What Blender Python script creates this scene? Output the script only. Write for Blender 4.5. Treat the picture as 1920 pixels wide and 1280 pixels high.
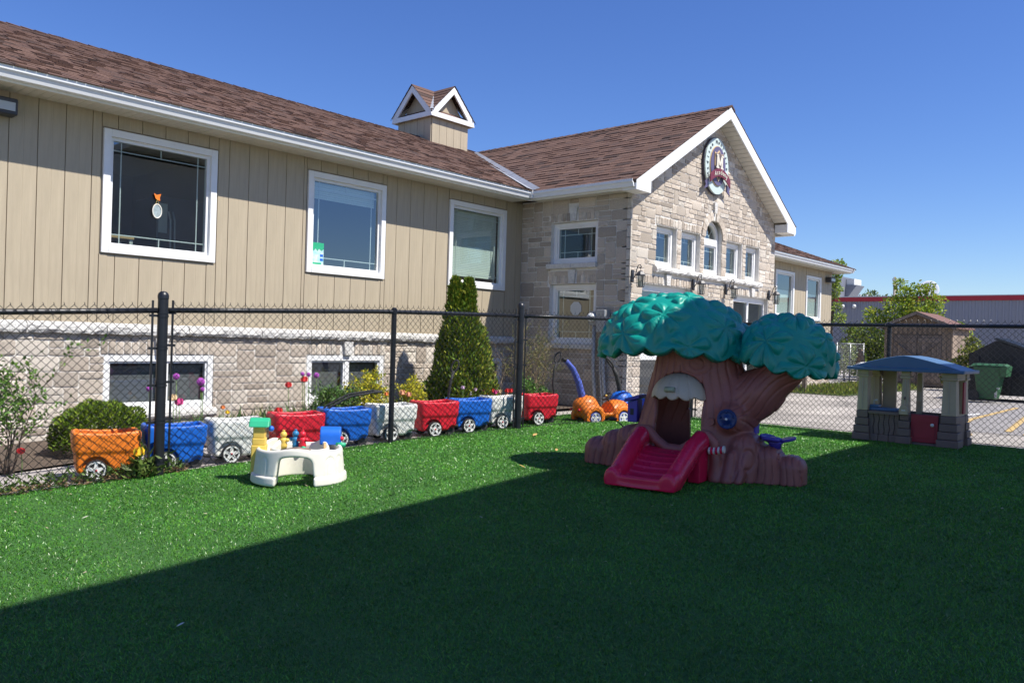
import bpy, bmesh, math, random
import numpy as np
from mathutils import Vector, Matrix
rnd = random.Random(7)
nrng = np.random.default_rng(11)
D = bpy.data
for _o in list(D.objects): D.objects.remove(_o, do_unlink=True)
SC = bpy.context.scene
COL = SC.collection

# ------------------------------------------------------------------ camera, sky, sun, exposure
cam = D.cameras.new("camera"); cam.sensor_width = 36.0; cam.lens = 28.5165
cam.clip_start = 0.05; cam.clip_end = 2000
camo = D.objects.new("camera", cam); COL.objects.link(camo)
_p, _y, _r = -0.0021, 0.7278, 0.0297
_f = Vector((math.cos(_y)*math.cos(_p), math.sin(_y)*math.cos(_p), math.sin(_p)))
_rt = Vector((math.sin(_y), -math.cos(_y), 0)); _up = _rt.cross(_f)
_R = _rt*math.cos(_r) + _up*math.sin(_r); _U = -_rt*math.sin(_r) + _up*math.cos(_r)
CAM = Vector((0, 0, 1.13))
camo.matrix_world = Matrix(((_R.x, _U.x, -_f.x, CAM.x), (_R.y, _U.y, -_f.y, CAM.y), (_R.z, _U.z, -_f.z, CAM.z), (0, 0, 0, 1)))
SC.camera = camo

SUN_EL = math.radians(54.5); SUN_H = Vector((0.30, -0.954, 0)).normalized()     # horizontal direction towards the sun
wd = D.worlds.new("World"); SC.world = wd; wd.use_nodes = True
nt = wd.node_tree; nt.nodes.clear()
sky = nt.nodes.new("ShaderNodeTexSky"); sky.sky_type = 'NISHITA'; sky.sun_disc = False
sky.sun_elevation = SUN_EL; sky.sun_rotation = math.atan2(SUN_H.x, SUN_H.y) % (2*math.pi)
sky.altitude = 1000; sky.air_density = 1.2; sky.dust_density = 0.3; sky.ozone_density = 8.0
hs = nt.nodes.new("ShaderNodeHueSaturation"); hs.inputs['Saturation'].default_value = 1.13; hs.inputs['Hue'].default_value = 0.515
bg = nt.nodes.new("ShaderNodeBackground"); bg.inputs[1].default_value = 0.108
wo = nt.nodes.new("ShaderNodeOutputWorld")
nt.links.new(sky.outputs[0], hs.inputs['Color']); nt.links.new(hs.outputs[0], bg.inputs[0]); nt.links.new(bg.outputs[0], wo.inputs[0])
sl = D.lights.new("sun", 'SUN'); sl.energy = 5.0; sl.angle = math.radians(0.53); sl.color = (1.0, 0.955, 0.88)
so = D.objects.new("sun", sl); COL.objects.link(so)
so.rotation_euler = (-(SUN_H*math.cos(SUN_EL) + Vector((0, 0, math.sin(SUN_EL))))).to_track_quat('-Z', 'Y').to_euler()
so.location = (20, -20, 40)
SC.view_settings.view_transform = 'Standard'; SC.view_settings.look = 'None'
SC.view_settings.exposure = 0.5; SC.view_settings.gamma = 1.0; SC.view_settings.use_curve_mapping = False
SC.render.engine = 'CYCLES'
try:
    SC.cycles.use_denoising = True
    SC.cycles.max_bounces = 8; SC.cycles.transparent_max_bounces = 24
    SC.cycles.caustics_reflective = False; SC.cycles.caustics_refractive = False
except Exception: pass

# ------------------------------------------------------------------ materials (all procedural)
def _nodes(name):
    m = D.materials.new(name); m.use_nodes = True
    n = m.node_tree; n.nodes.clear()
    out = n.nodes.new("ShaderNodeOutputMaterial"); b = n.nodes.new("ShaderNodeBsdfPrincipled")
    n.links.new(b.outputs[0], out.inputs[0])
    return m, n, b, out
def mat(name, col, rough=0.6, var=0.0, scale=8.0, bump=0.0, bscale=60.0, metal=0.0, spec=0.5, objvar=0.0, attr=False,
        sub=0.0, coat=0.0, stretch=None, var2=None, rvar=0.0, trans=0.0, bdist=0.01):
    """principled surface: colour mottled by noise (var), varied per object (objvar) or per face attribute, with a noise bump"""
    m, n, b, out = _nodes(name); L = n.links.new
    b.inputs['Roughness'].default_value = rough; b.inputs['Metallic'].default_value = metal
    b.inputs['Specular IOR Level'].default_value = spec
    b.inputs['Coat Weight'].default_value = coat
    if trans: b.inputs['Transmission Weight'].default_value = trans
    tc = n.nodes.new("ShaderNodeTexCoord"); mp = n.nodes.new("ShaderNodeMapping")
    L(tc.outputs['Object'], mp.inputs[0])
    if stretch: mp.inputs['Scale'].default_value = stretch
    src = None
    rgb = n.nodes.new("ShaderNodeRGB"); rgb.outputs[0].default_value = (*col, 1); src = rgb.outputs[0]
    if attr:
        at = n.nodes.new("ShaderNodeAttribute"); at.attribute_name = "tint"
        mx = n.nodes.new("ShaderNodeMix"); mx.data_type = 'RGBA'; mx.blend_type = 'MULTIPLY'; mx.inputs[0].default_value = 1
        L(src, mx.inputs[6]); L(at.outputs['Color'], mx.inputs[7]); src = mx.outputs[2]
    if objvar:
        oi = n.nodes.new("ShaderNodeObjectInfo")
        mr = n.nodes.new("ShaderNodeMapRange"); mr.inputs[3].default_value = 1-objvar; mr.inputs[4].default_value = 1+objvar
        L(oi.outputs['Random'], mr.inputs[0])
        mx = n.nodes.new("ShaderNodeMix"); mx.data_type = 'RGBA'; mx.blend_type = 'MULTIPLY'; mx.inputs[0].default_value = 1
        L(src, mx.inputs[6]); L(mr.outputs[0], mx.inputs[7]); src = mx.outputs[2]
    if var:
        nz = n.nodes.new("ShaderNodeTexNoise"); nz.inputs['Scale'].default_value = scale; nz.inputs['Detail'].default_value = 6
        nz.inputs['Roughness'].default_value = 0.65
        L(mp.outputs[0], nz.inputs[0])
        mx = n.nodes.new("ShaderNodeMix"); mx.data_type = 'RGBA'; mx.blend_type = 'MIX'
        mr = n.nodes.new("ShaderNodeMapRange"); mr.inputs[1].default_value = .32; mr.inputs[2].default_value = .68
        L(nz.outputs['Fac'], mr.inputs[0]); L(mr.outputs[0], mx.inputs[0])
        dk = n.nodes.new("ShaderNodeMix"); dk.data_type = 'RGBA'; dk.blend_type = 'MULTIPLY'; dk.inputs[0].default_value = 1
        v2 = var2 if var2 else (1-var,)*3
        dk.inputs[7].default_value = (*v2, 1); L(src, dk.inputs[6])
        lt = n.nodes.new("ShaderNodeMix"); lt.data_type = 'RGBA'; lt.blend_type = 'MULTIPLY'; lt.inputs[0].default_value = 1
        lt.inputs[7].default_value = (1+var*.6,)*3 + (1,); L(src, lt.inputs[6])
        L(dk.outputs[2], mx.inputs[6]); L(lt.outputs[2], mx.inputs[7]); src = mx.outputs[2]
        if rvar:
            rr = n.nodes.new("ShaderNodeMapRange"); rr.inputs[3].default_value = rough-rvar; rr.inputs[4].default_value = rough+rvar
            L(nz.outputs['Fac'], rr.inputs[0]); L(rr.outputs[0], b.inputs['Roughness'])
    L(src, b.inputs['Base Color'])
    if bump:
        nb = n.nodes.new("ShaderNodeTexNoise"); nb.inputs['Scale'].default_value = bscale; nb.inputs['Detail'].default_value = 5
        L(mp.outputs[0], nb.inputs[0])
        bp = n.nodes.new("ShaderNodeBump"); bp.inputs['Strength'].default_value = bump; bp.inputs['Distance'].default_value = bdist
        L(nb.outputs['Fac'], bp.inputs['Height']); L(bp.outputs[0], b.inputs['Normal'])
    return m
def leafmat(name, col, var=0.35, tr=0.35, rough=0.55):
    """leaf: tinted per face, lets some light through"""
    m, n, b, out = _nodes(name); L = n.links.new
    at = n.nodes.new("ShaderNodeAttribute"); at.attribute_name = "tint"
    mx = n.nodes.new("ShaderNodeMix"); mx.data_type = 'RGBA'; mx.blend_type = 'MULTIPLY'; mx.inputs[0].default_value = 1
    mx.inputs[6].default_value = (*col, 1); L(at.outputs['Color'], mx.inputs[7])
    L(mx.outputs[2], b.inputs['Base Color']); b.inputs['Roughness'].default_value = rough
    b.inputs['Specular IOR Level'].default_value = 0.35
    t = n.nodes.new("ShaderNodeBsdfTranslucent"); L(mx.outputs[2], t.inputs[0])
    ms = n.nodes.new("ShaderNodeMixShader"); ms.inputs[0].default_value = tr
    L(b.outputs[0], ms.inputs[1]); L(t.outputs[0], ms.inputs[2]); L(ms.outputs[0], out.inputs[0])
    return m
def glassmat(name, refl=0.22, tint=(0.75, 0.82, 0.8), rough=0.0):
    """coated double pane: partly mirror, partly see-through"""
    m, n, b, out = _nodes(name); L = n.links.new
    g = n.nodes.new("ShaderNodeBsdfGlossy"); g.inputs['Roughness'].default_value = rough; g.inputs[0].default_value = (.92, .97, 1, 1)
    t = n.nodes.new("ShaderNodeBsdfTransparent"); t.inputs[0].default_value = (*tint, 1)
    lw = n.nodes.new("ShaderNodeLayerWeight"); lw.inputs[0].default_value = 0.5
    pw = n.nodes.new("ShaderNodeMath"); pw.operation = 'POWER'; pw.inputs[1].default_value = 4.0; L(lw.outputs['Facing'], pw.inputs[0])
    mr = n.nodes.new("ShaderNodeMapRange"); mr.inputs[3].default_value = refl; mr.inputs[4].default_value = 1
    L(pw.outputs[0], mr.inputs[0])
    ms = n.nodes.new("ShaderNodeMixShader"); L(mr.outputs[0], ms.inputs[0]); L(t.outputs[0], ms.inputs[1]); L(g.outputs[0], ms.inputs[2])
    L(ms.outputs[0], out.inputs[0]); n.nodes.remove(b)
    return m

# ------------------------------------------------------------------ mesh building
V3 = lambda *a: np.array(a, float)
def unit(v): v = np.asarray(v, float); return v/max(1e-9, np.linalg.norm(v))
def frame_of(d):
    d = unit(d); a = V3(0, 0, 1) if abs(d[2]) < .9 else V3(1, 0, 0)
    x = unit(np.cross(a, d)); return x, np.cross(d, x), d
ORG = {}
class MB:
    def __init__(s): s.v = []; s.f = []; s.c = []; s.tint = (1, 1, 1); s.any = False
    def add(s, vs, fs, tint=None):
        o = len(s.v); s.v += [tuple(map(float, p)) for p in vs]
        t = tint if tint is not None else s.tint
        for f in fs: s.f.append(tuple(i+o for i in f)); s.c.append(t)
        if tint is not None: s.any = True
    def box(s, x0, x1, y0, y1, z0, z1, tint=None):
        s.add([(x0, y0, z0), (x1, y0, z0), (x1, y1, z0), (x0, y1, z0), (x0, y0, z1), (x1, y0, z1), (x1, y1, z1), (x0, y1, z1)],
              [(0, 3, 2, 1), (4, 5, 6, 7), (0, 1, 5, 4), (1, 2, 6, 5), (2, 3, 7, 6), (3, 0, 4, 7)], tint)
    def obox(s, c, ex, ey, ez, tint=None):
        """box by centre and three half-extent vectors"""
        c, ex, ey, ez = (np.asarray(q, float) for q in (c, ex, ey, ez))
        if np.dot(np.cross(ex, ey), ez) < 0: ex = -ex
        P = [c+a*ex+b*ey+d*ez for d in (-1, 1) for a, b in ((-1, -1), (1, -1), (1, 1), (-1, 1))]
        s.add(P, [(0, 3, 2, 1), (4, 5, 6, 7), (0, 1, 5, 4), (1, 2, 6, 5), (2, 3, 7, 6), (3, 0, 4, 7)], tint)
    def beam(s, p, q, w, h, up=(0, 0, 1), tint=None):
        p, q = np.asarray(p, float), np.asarray(q, float); d = q-p; u = np.asarray(up, float)
        x = unit(np.cross(d, u)); z = unit(np.cross(x, d))
        s.obox((p+q)/2, d/2, x*w/2, z*h/2, tint)
    def prism(s, poly, ext, tint=None):
        """planar polygon (3-D points, counter-clockwise seen against ext) pushed along ext"""
        P = [np.asarray(p, float) for p in poly]; e = np.asarray(ext, float); n = len(P)
        nn = sum((np.cross(P[i]-P[0], P[(i+1) % n]-P[0]) for i in range(1, n-1)), np.zeros(3))
        if np.dot(nn, e) > 0: P = P[::-1]
        s.add(P+[p+e for p in P], [tuple(range(n)), tuple(range(2*n-1, n-1, -1))]+[((i+1) % n, i, i+n, (i+1) % n+n) for i in range(n)], tint)
    def tube(s, pts, r, n=8, cap=True, tint=None, closed=False):
        P = [np.asarray(p, float) for p in pts]; m = len(P)
        R = [r]*m if np.isscalar(r) else list(r)
        x, y, _ = frame_of((P[1]-P[0])); vs = []
        for i in range(m):
            if closed: d = P[(i+1) % m]-P[i-1]
            else: d = P[min(i+1, m-1)]-P[max(i-1, 0)]
            d = unit(d); x = x-np.dot(x, d)*d; x = unit(x); y = np.cross(d, x)
            for k in range(n):
                a = 2*math.pi*k/n; vs.append(P[i]+R[i]*(math.cos(a)*x+math.sin(a)*y))
        fs = []
        for i in range(m if closed else m-1):
            j = (i+1) % m
            for k in range(n): k2 = (k+1) % n; fs.append((i*n+k, i*n+k2, j*n+k2, j*n+k))
        if cap and not closed: fs += [tuple(range(n-1, -1, -1)), tuple((m-1)*n+k for k in range(n))]
        s.add(vs, fs, tint)
    def lathe(s, prof, n=24, c=(0, 0, 0), ax=(0, 0, 1), tint=None, cap=True):
        """profile [(r, h)...] turned about ax through c"""
        x, y, z = frame_of(ax); c = np.asarray(c, float); vs = []; fs = []; m = len(prof)
        for r, h in prof:
            for k in range(n):
                a = 2*math.pi*k/n; vs.append(c+z*h+r*(math.cos(a)*x+math.sin(a)*y))
        for i in range(m-1):
            for k in range(n): k2 = (k+1) % n; fs.append((i*n+k, i*n+k2, (i+1)*n+k2, (i+1)*n+k))
        if cap: fs += [tuple(range(n-1, -1, -1)), tuple((m-1)*n+k for k in range(n))]
        s.add(vs, fs, tint)
    def sphere(s, c, r, n=12, m=8, tint=None):
        c = np.asarray(c, float); r = np.broadcast_to(np.asarray(r, float), (3,)); vs = []; fs = []
        for i in range(1, m):
            t = math.pi*i/m
            for k in range(n):
                a = 2*math.pi*k/n; vs.append(c+r*V3(math.sin(t)*math.cos(a), math.sin(t)*math.sin(a), math.cos(t)))
        vs += [c+r*V3(0, 0, 1), c-r*V3(0, 0, 1)]; T = (m-1)*n
        for i in range(m-2):
            for k in range(n): k2 = (k+1) % n; fs.append((i*n+k, (i+1)*n+k, (i+1)*n+k2, i*n+k2))
        for k in range(n):
            k2 = (k+1) % n; fs.append((T, k, k2)); fs.append((T+1, (m-2)*n+k2, (m-2)*n+k))
        s.add(vs, fs, tint)
    def poly(s, pts, tint=None): s.add(pts, [tuple(range(len(pts)))], tint)
    def build(s, name, m, parent=None, smooth=False, kind=None, bevel=0.0, label=None, auto=None):
        return mk(name, np.array(s.v, float).reshape(-1, 3), s.f, m, parent, smooth, s.c if s.any else None, kind, bevel, label, auto)
def mk(name, V, F, m, parent=None, smooth=False, tint=None, kind=None, bevel=0.0, label=None, auto=None, base=None):
    """link one mesh object; V is in world coordinates (or in the parent's own frame when the parent stands at the origin)"""
    o_par = np.array(ORG.get(parent.name, (0, 0, 0)) if parent else (0, 0, 0), float)
    ctr = np.array(base, float) if base is not None else (V.min(0)+V.max(0))/2 if len(V) else np.zeros(3)
    me = D.meshes.new(name); loc = V-ctr
    if isinstance(F, np.ndarray):
        nf, k = F.shape
        me.vertices.add(len(V)); me.vertices.foreach_set('co', loc.astype(np.float32).ravel())
        me.loops.add(nf*k); me.loops.foreach_set('vertex_index', F.astype(np.int32).ravel())
        me.polygons.add(nf); me.polygons.foreach_set('loop_start', (np.arange(nf)*k).astype(np.int32))
        try: me.polygons.foreach_set('loop_total', np.full(nf, k, np.int32))
        except Exception: pass
        me.update(calc_edges=True)
    else:
        me.from_pydata(loc.tolist(), [], F)
    if smooth: me.polygons.foreach_set('use_smooth', np.ones(len(me.polygons), bool))
    if tint is not None:
        T = np.asarray(tint, float); T = np.concatenate([T, np.ones((len(T), 1))], 1)
        ca = me.color_attributes.new("tint", 'FLOAT_COLOR', 'CORNER')
        tot = np.empty(len(me.polygons), np.int32); me.polygons.foreach_get('loop_total', tot)
        ca.data.foreach_set('color', np.repeat(T, tot, 0).astype(np.float32).ravel())
    if m: me.materials.append(m)
    o = D.objects.new(name, me); COL.objects.link(o)
    o.location = Vector((ctr-o_par).tolist()); ORG[o.name] = tuple(ctr)
    if parent: o.parent = parent
    if kind: o['kind'] = kind
    if label: o['label'] = label
    if bevel:
        b = o.modifiers.new("bevel", 'BEVEL'); b.width = bevel; b.segments = 2; b.limit_method = 'ANGLE'; b.angle_limit = 0.6
    if auto is not None:
        with_smooth(me, auto)
    return o
def with_smooth(me, ang=0.6):
    """smooth faces with sharp edges marked where the angle is large"""
    bm = bmesh.new(); bm.from_mesh(me)
    for f in bm.faces: f.smooth = True
    for e in bm.edges:
        if len(e.link_faces) == 2: e.smooth = e.calc_face_angle(0) < ang
    bm.to_mesh(me); bm.free()
def thing(name, label, cat, loc=(0, 0, 0), group=None):
    o = D.objects.new(name, None); COL.objects.link(o); o.location = loc; o.empty_display_size = .1
    o['label'] = label; o['category'] = cat
    if group: o['group'] = group
    ORG[o.name] = tuple(loc); return o
def tag(o, label, cat, group=None):
    o['label'] = label; o['category'] = cat
    if group: o['group'] = group
    return o
def inst(name, me, parent, loc, rot=(0, 0, 0), scale=(1, 1, 1), label=None):
    """another object on shared mesh data; loc in world coordinates"""
    o = D.objects.new(name, me); COL.objects.link(o)
    po = ORG.get(parent.name, (0, 0, 0)) if parent else (0, 0, 0)
    o.location = (loc[0]-po[0], loc[1]-po[1], loc[2]-po[2]); o.rotation_euler = rot; o.scale = scale
    ORG[o.name] = tuple(loc)
    if parent: o.parent = parent
    if label: o['label'] = label
    return o
def copy_tree(o, loc, rotz=0.0, label=None, group=None):
    c = o.copy(); COL.objects.link(c); c.location = loc; c.rotation_euler = (0, 0, rotz)
    if label: c['label'] = label
    if group: c['group'] = group
    for ch in list(o.children):
        d = ch.copy(); COL.objects.link(d); d.parent = c
        for g in list(ch.children):
            e = g.copy(); COL.objects.link(e); e.parent = d
    return c
# ---- solid modelling: a distance field sampled on a grid and skinned (surface nets)
def sdf_mesh(fn, lo, hi, res, relax=1):
    lo = np.asarray(lo, float); hi = np.asarray(hi, float)
    ax = [np.arange(lo[i], hi[i]+res, res) for i in range(3)]
    X, Y, Z = np.meshgrid(*ax, indexing='ij'); S = fn(X, Y, Z); nx, ny, nz = S.shape
    acc = np.zeros((nx-1, ny-1, nz-1, 3)); cnt = np.zeros((nx-1, ny-1, nz-1))
    sl_ = lambda a, b, c: S[a:nx-1+a, b:ny-1+b, c:nz-1+c]
    for d in range(3):
        for p in (0, 1):
            for q in (0, 1):
                a0 = [0, 0, 0]; oth = [k for k in range(3) if k != d]; a0[oth[0]] = p; a0[oth[1]] = q
                a1 = list(a0); a1[d] = 1
                s0, s1 = sl_(*a0), sl_(*a1); m = (s0 < 0) != (s1 < 0)
                t = np.where(m, s0/np.where(m, s0-s1, 1), 0)
                for k in range(3):
                    acc[..., k] += np.where(m, (t if k == d else a0[k]), 0)
                cnt += m
    act = cnt > 0; idx = -np.ones(act.shape, int); idx[act] = np.arange(act.sum())
    I = np.argwhere(act); V = lo+(I+acc[act]/cnt[act][:, None])*res
    F = []
    for d in range(3):
        a, b = [(1, 2), (2, 0), (0, 1)][d]
        s0 = S.take(range(S.shape[d]-1), d); s1 = S.take(range(1, S.shape[d]), d)
        m = (s0 < 0) != (s1 < 0)
        E = np.argwhere(m); lim = np.array(act.shape)
        ok = (E[:, a] > 0) & (E[:, b] > 0) & (E[:, a] < lim[a]) & (E[:, b] < lim[b]); E = E[ok]
        fl = s0[tuple(E.T)] < 0
        def cell(da, db):
            C = E.copy(); C[:, a] += da; C[:, b] += db; return idx[tuple(C.T)]
        q = np.stack([cell(-1, -1), cell(0, -1), cell(0, 0), cell(-1, 0)], 1)
        q[~fl] = q[~fl][:, ::-1]; F.append(q)
    F = np.concatenate(F); F = F[(F >= 0).all(1)]
    h = res*.25
    for _ in range(relax):
        x, y, z = V.T; f0 = fn(x, y, z)
        g = np.stack([fn(x+h, y, z)-fn(x-h, y, z), fn(x, y+h, z)-fn(x, y-h, z), fn(x, y, z+h)-fn(x, y, z-h)], 1)/(2*h)
        gn = (g*g).sum(1)+1e-6
        st = -(f0/gn)[:, None]*g; ln = np.linalg.norm(st, axis=1, keepdims=True); V = V+st*np.minimum(1, res*.6/np.maximum(ln, 1e-9))
    return V, F
def smin(a, b, k): h = np.clip(.5+.5*(b-a)/k, 0, 1); return b+(a-b)*h-k*h*(1-h)
def smax(a, b, k): return -smin(-a, -b, k)
def s_box(x, y, z, c, h, r=0.0):
    qx, qy, qz = abs(x-c[0])-h[0]+r, abs(y-c[1])-h[1]+r, abs(z-c[2])-h[2]+r
    return np.sqrt(np.maximum(qx, 0)**2+np.maximum(qy, 0)**2+np.maximum(qz, 0)**2)+np.minimum(np.maximum(qx, np.maximum(qy, qz)), 0)-r
def s_ell(x, y, z, c, r):
    X, Y, Z = (x-c[0])/r[0], (y-c[1])/r[1], (z-c[2])/r[2]
    k0 = np.sqrt(X*X+Y*Y+Z*Z); k1 = np.sqrt((X/r[0])**2+(Y/r[1])**2+(Z/r[2])**2)
    return k0*(k0-1)/np.maximum(k1, 1e-6)
def s_cap(x, y, z, a, b, r0, r1=None):
    r1 = r0 if r1 is None else r1
    a = np.asarray(a, float); b = np.asarray(b, float); d = b-a; L2 = d@d
    t = np.clip(((x-a[0])*d[0]+(y-a[1])*d[1]+(z-a[2])*d[2])/L2, 0, 1)
    return np.sqrt((x-a[0]-t*d[0])**2+(y-a[1]-t*d[1])**2+(z-a[2]-t*d[2])**2)-(r0+(r1-r0)*t)
def vnoise(p, seed=0):
    """cheap smooth value noise on an (n,3) array"""
    p = np.asarray(p, float); i = np.floor(p).astype(np.int64); f = p-i; f = f*f*(3-2*f)
    def h(a, b, c):
        n = (a*374761393+b*668265263+c*2147483647+seed*974634777) & 0xffffffff
        n = ((n ^ (n >> 13))*1274126177) & 0xffffffff; return ((n ^ (n >> 16)) & 0xffff)/65535.0
    r = 0
    for dx in (0, 1):
        for dy in (0, 1):
            for dz in (0, 1):
                w = (f[:, 0] if dx else 1-f[:, 0])*(f[:, 1] if dy else 1-f[:, 1])*(f[:, 2] if dz else 1-f[:, 2])
                r = r+w*h(i[:, 0]+dx, i[:, 1]+dy, i[:, 2]+dz)
    return r
_GX = [0, 2.2, 3.33, 5.9, 8, 9.5, 60]; _GZ = [-.31, -.237, -.17, -.064, -.025, 0, 0]
def GZ(x): return np.interp(x, _GX, _GZ)           # the lawn falls gently towards the left
# ------------------------------------------------------------------ materials of the place
M = {}
M['siding'] = mat('tan_siding', (.43, .362, .258), .55, var=.10, scale=3, bump=.12, bscale=40, stretch=(6, 6, .5), spec=.3)
M['seam'] = mat('siding_backing', (.29, .245, .18), .8)
M['white'] = mat('white_vinyl', (.80, .80, .79), .38, var=.05, scale=5, spec=.45)
M['soffit'] = mat('cream_soffit', (.70, .66, .58), .5, var=.05, scale=4)
M['mortar'] = mat('pale_mortar', (.72, .69, .64), .95, var=.12, scale=14, bump=.3, bscale=90)
_st = dict(rough=.92, var=.26, bump=.5, bscale=30, bdist=.015, spec=.25)
M['stone_taupe'] = mat('taupe_split_stone', (.475, .405, .33), scale=16, objvar=.2, **_st)
M['stone_pale'] = mat('pale_split_stone', (.595, .535, .455), scale=16, objvar=.16, **_st)
M['stone_tan'] = mat('tan_split_stone', (.525, .455, .375), scale=16, objvar=.18, **_st)
M['stone_mix'] = mat('mixed_split_stone', (1, 1, 1), scale=16, attr=True, **_st)
M['ledge'] = mat('white_rock_face', (.66, .64, .60), .9, var=.2, scale=22, bump=1.0, bscale=45, bdist=.02)
M['shingle'] = mat('brown_shingle', (1, 1, 1), .95, var=.3, scale=60, attr=True, bump=.5, bscale=220, spec=.2)
M['deck'] = mat('roof_deck', (.06, .045, .035), .9)
M['flash'] = mat('galvanised_flashing', (.42, .43, .45), .5, var=.15, scale=3, metal=.35)
M['gutter'] = mat('white_gutter', (.78, .79, .80), .3, var=.04, scale=3, spec=.5)
M['glass'] = glassmat('window_glass', .18, (.70, .79, .76))
M['glass_dark'] = glassmat('basement_glass', .12, (.55, .58, .58))
M['room'] = mat('room_wall', (.16, .155, .15), .8)
M['blind'] = mat('white_blind', (.84, .87, .81), .6)
M['greyblind'] = mat('grey_blind', (.36, .37, .39), .7)
M['black'] = mat('black_metal', (.016, .017, .02), .42, var=.15, scale=12, spec=.5)
M['iron'] = mat('lantern_iron', (.045, .045, .05), .45, spec=.5)

# ------------------------------------------------------------------ ground
def grid_sheet(name, x0, x1, y0, y1, dz, m, step=.5, edge=None):
    xs = np.linspace(x0, x1, max(2, int((x1-x0)/step)+1)); ys = np.linspace(0, 1, max(2, int((y1-y0)/step)+1))
    v = []; f = []
    for x in xs:
        b = edge(x) if edge else y1
        for t in ys: v.append((x, y0+(b-y0)*t, float(GZ(x))+dz))
    ny = len(ys)
    for i in range(len(xs)-1):
        for j in range(ny-1): f.append((i*ny+j, (i+1)*ny+j, (i+1)*ny+j+1, i*ny+j+1))
    return mk(name, np.array(v), f, m, None, True, kind='structure')
M['asphalt'] = mat('worn_asphalt', (.40, .365, .325), .95, var=.35, scale=1.1, bump=.35, bscale=150)
def cracked(m, sc, dark):
    n = m.node_tree.nodes; L = m.node_tree.links.new; bs = [q for q in n if q.type == 'BSDF_PRINCIPLED'][0]; src = bs.inputs['Base Color'].links[0].from_socket
    tc = n.new("ShaderNodeTexCoord"); nz = n.new("ShaderNodeTexNoise"); nz.inputs['Scale'].default_value = 1.7; nz.inputs['Detail'].default_value = 5
    ad = n.new("ShaderNodeVectorMath"); ad.operation = 'ADD'; L(tc.outputs['Object'], ad.inputs[0]); L(nz.outputs['Color'], ad.inputs[1])
    vo = n.new("ShaderNodeTexVoronoi"); vo.feature = 'DISTANCE_TO_EDGE'; vo.inputs['Scale'].default_value = sc; L(ad.outputs[0], vo.inputs['Vector'])
    lt = n.new("ShaderNodeMath"); lt.operation = 'LESS_THAN'; lt.inputs[1].default_value = .006; L(vo.outputs['Distance'], lt.inputs[0])
    big = n.new("ShaderNodeTexNoise"); big.inputs['Scale'].default_value = .22; big.inputs['Detail'].default_value = 3; L(tc.outputs['Object'], big.inputs['Vector'])
    mr = n.new("ShaderNodeMapRange"); mr.inputs[1].default_value = .40; mr.inputs[2].default_value = .62; mr.inputs[3].default_value = .70; mr.inputs[4].default_value = 1.08; L(big.outputs['Fac'], mr.inputs[0])
    m1 = n.new("ShaderNodeMix"); m1.data_type = 'RGBA'; m1.blend_type = 'MULTIPLY'; m1.inputs[0].default_value = 1; L(src, m1.inputs[6]); L(mr.outputs[0], m1.inputs[7])
    m2 = n.new("ShaderNodeMix"); m2.data_type = 'RGBA'; L(lt.outputs[0], m2.inputs[0]); L(m1.outputs[2], m2.inputs[6]); m2.inputs[7].default_value = (*dark, 1); L(m2.outputs[2], bs.inputs['Base Color'])
cracked(M['asphalt'], .33, (.12, .11, .10))
M['asphalt_new'] = mat('grey_asphalt', (.27, .255, .245), .95, var=.3, scale=2.3, bump=.4, bscale=160)
M['concrete'] = mat('path_concrete', (.44, .40, .37), .9, var=.2, scale=5, bump=.3, bscale=80)
M['soil'] = mat('bed_mulch', (.13, .095, .07), 1.0, var=.5, scale=18, bump=1.2, bscale=45, bdist=.03)
M['turfbase'] = mat('turf_backing', (.040, .130, .022), .95, var=.4, scale=40, bump=.8, bscale=160)
M['yellow'] = mat('yellow_marking', (.52, .36, .14), .8, var=.3, scale=14)
M['whiteline'] = mat('white_marking', (.7, .7, .68), .8, var=.3, scale=14)
# far ground sheet, then the sheets that lie on it
v = []; f = []
for x in (-900, 0, 2.2, 3.33, 5.9, 8, 9.5, 60, 900):
    for y in (-900, -60, 0, 12, 60, 900): v.append((x, y, float(GZ(x))-.035))
for i in range(8):
    for j in range(5): f.append((i*6+j, (i+1)*6+j, (i+1)*6+j+1, i*6+j+1))
mk('ground', np.array(v, float), f, M['asphalt'], None, True, kind='structure')
grid_sheet('lawn', -1.6, 11.42, -2.6, 7.3, 0.0, M['turfbase'], .5, edge=lambda x: np.interp(x, [0, 2.2, 3.4, 5.9, 8, 9.4, 10.6, 11.42], [7.7, 7.5, 7.2, 7.12, 7.35, 7.7, 7.7, 7.2]))
grid_sheet('garden_path', -1.6, 9.6, 7.0, 8.3, -.008, M['concrete'], .5)
grid_sheet('garden_bed', -1.6, 11.4, 8.3, 10.1, .012, M['soil'], .4)
grid_sheet('parking_pavement', 13.6, 24, -8, 4.6, -.029, M['asphalt_new'], 3)
def strip(name, pts, w, z, m):
    b = MB(); P = [V3(*p, z) for p in pts]
    for i in range(len(P)-1):
        d = unit(P[i+1]-P[i]); s = V3(-d[1], d[0], 0)*w/2
        b.poly([P[i]-s, P[i+1]-s, P[i+1]+s, P[i]+s])
    return b.build(name, m, kind='structure')
for i, p in enumerate([[(12.9, 2.78), (14.2, 3.2), (16.0, 3.42), (20.5, 3.5)], [(14.0, 2.5), (19.5, 3.05)], [(13.6, 2.2), (18.5, 2.45)], [(13.3, 1.7), (18, 1.8)]]):
    strip('parking_line', p, .10, -.02, M['yellow'])
strip('parking_line', [(16.4, 3.75), (17.6, 3.62)], .12, -.02, M['whiteline'])
M['weedy'] = mat('weedy_grass', (.07, .10, .025), .95, var=.5, scale=5, bump=1, bscale=30)
grid_sheet('grass_verge', 20.6, 27.5, 7.2, 9.3, -.022, M['weedy'], 1)

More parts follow.
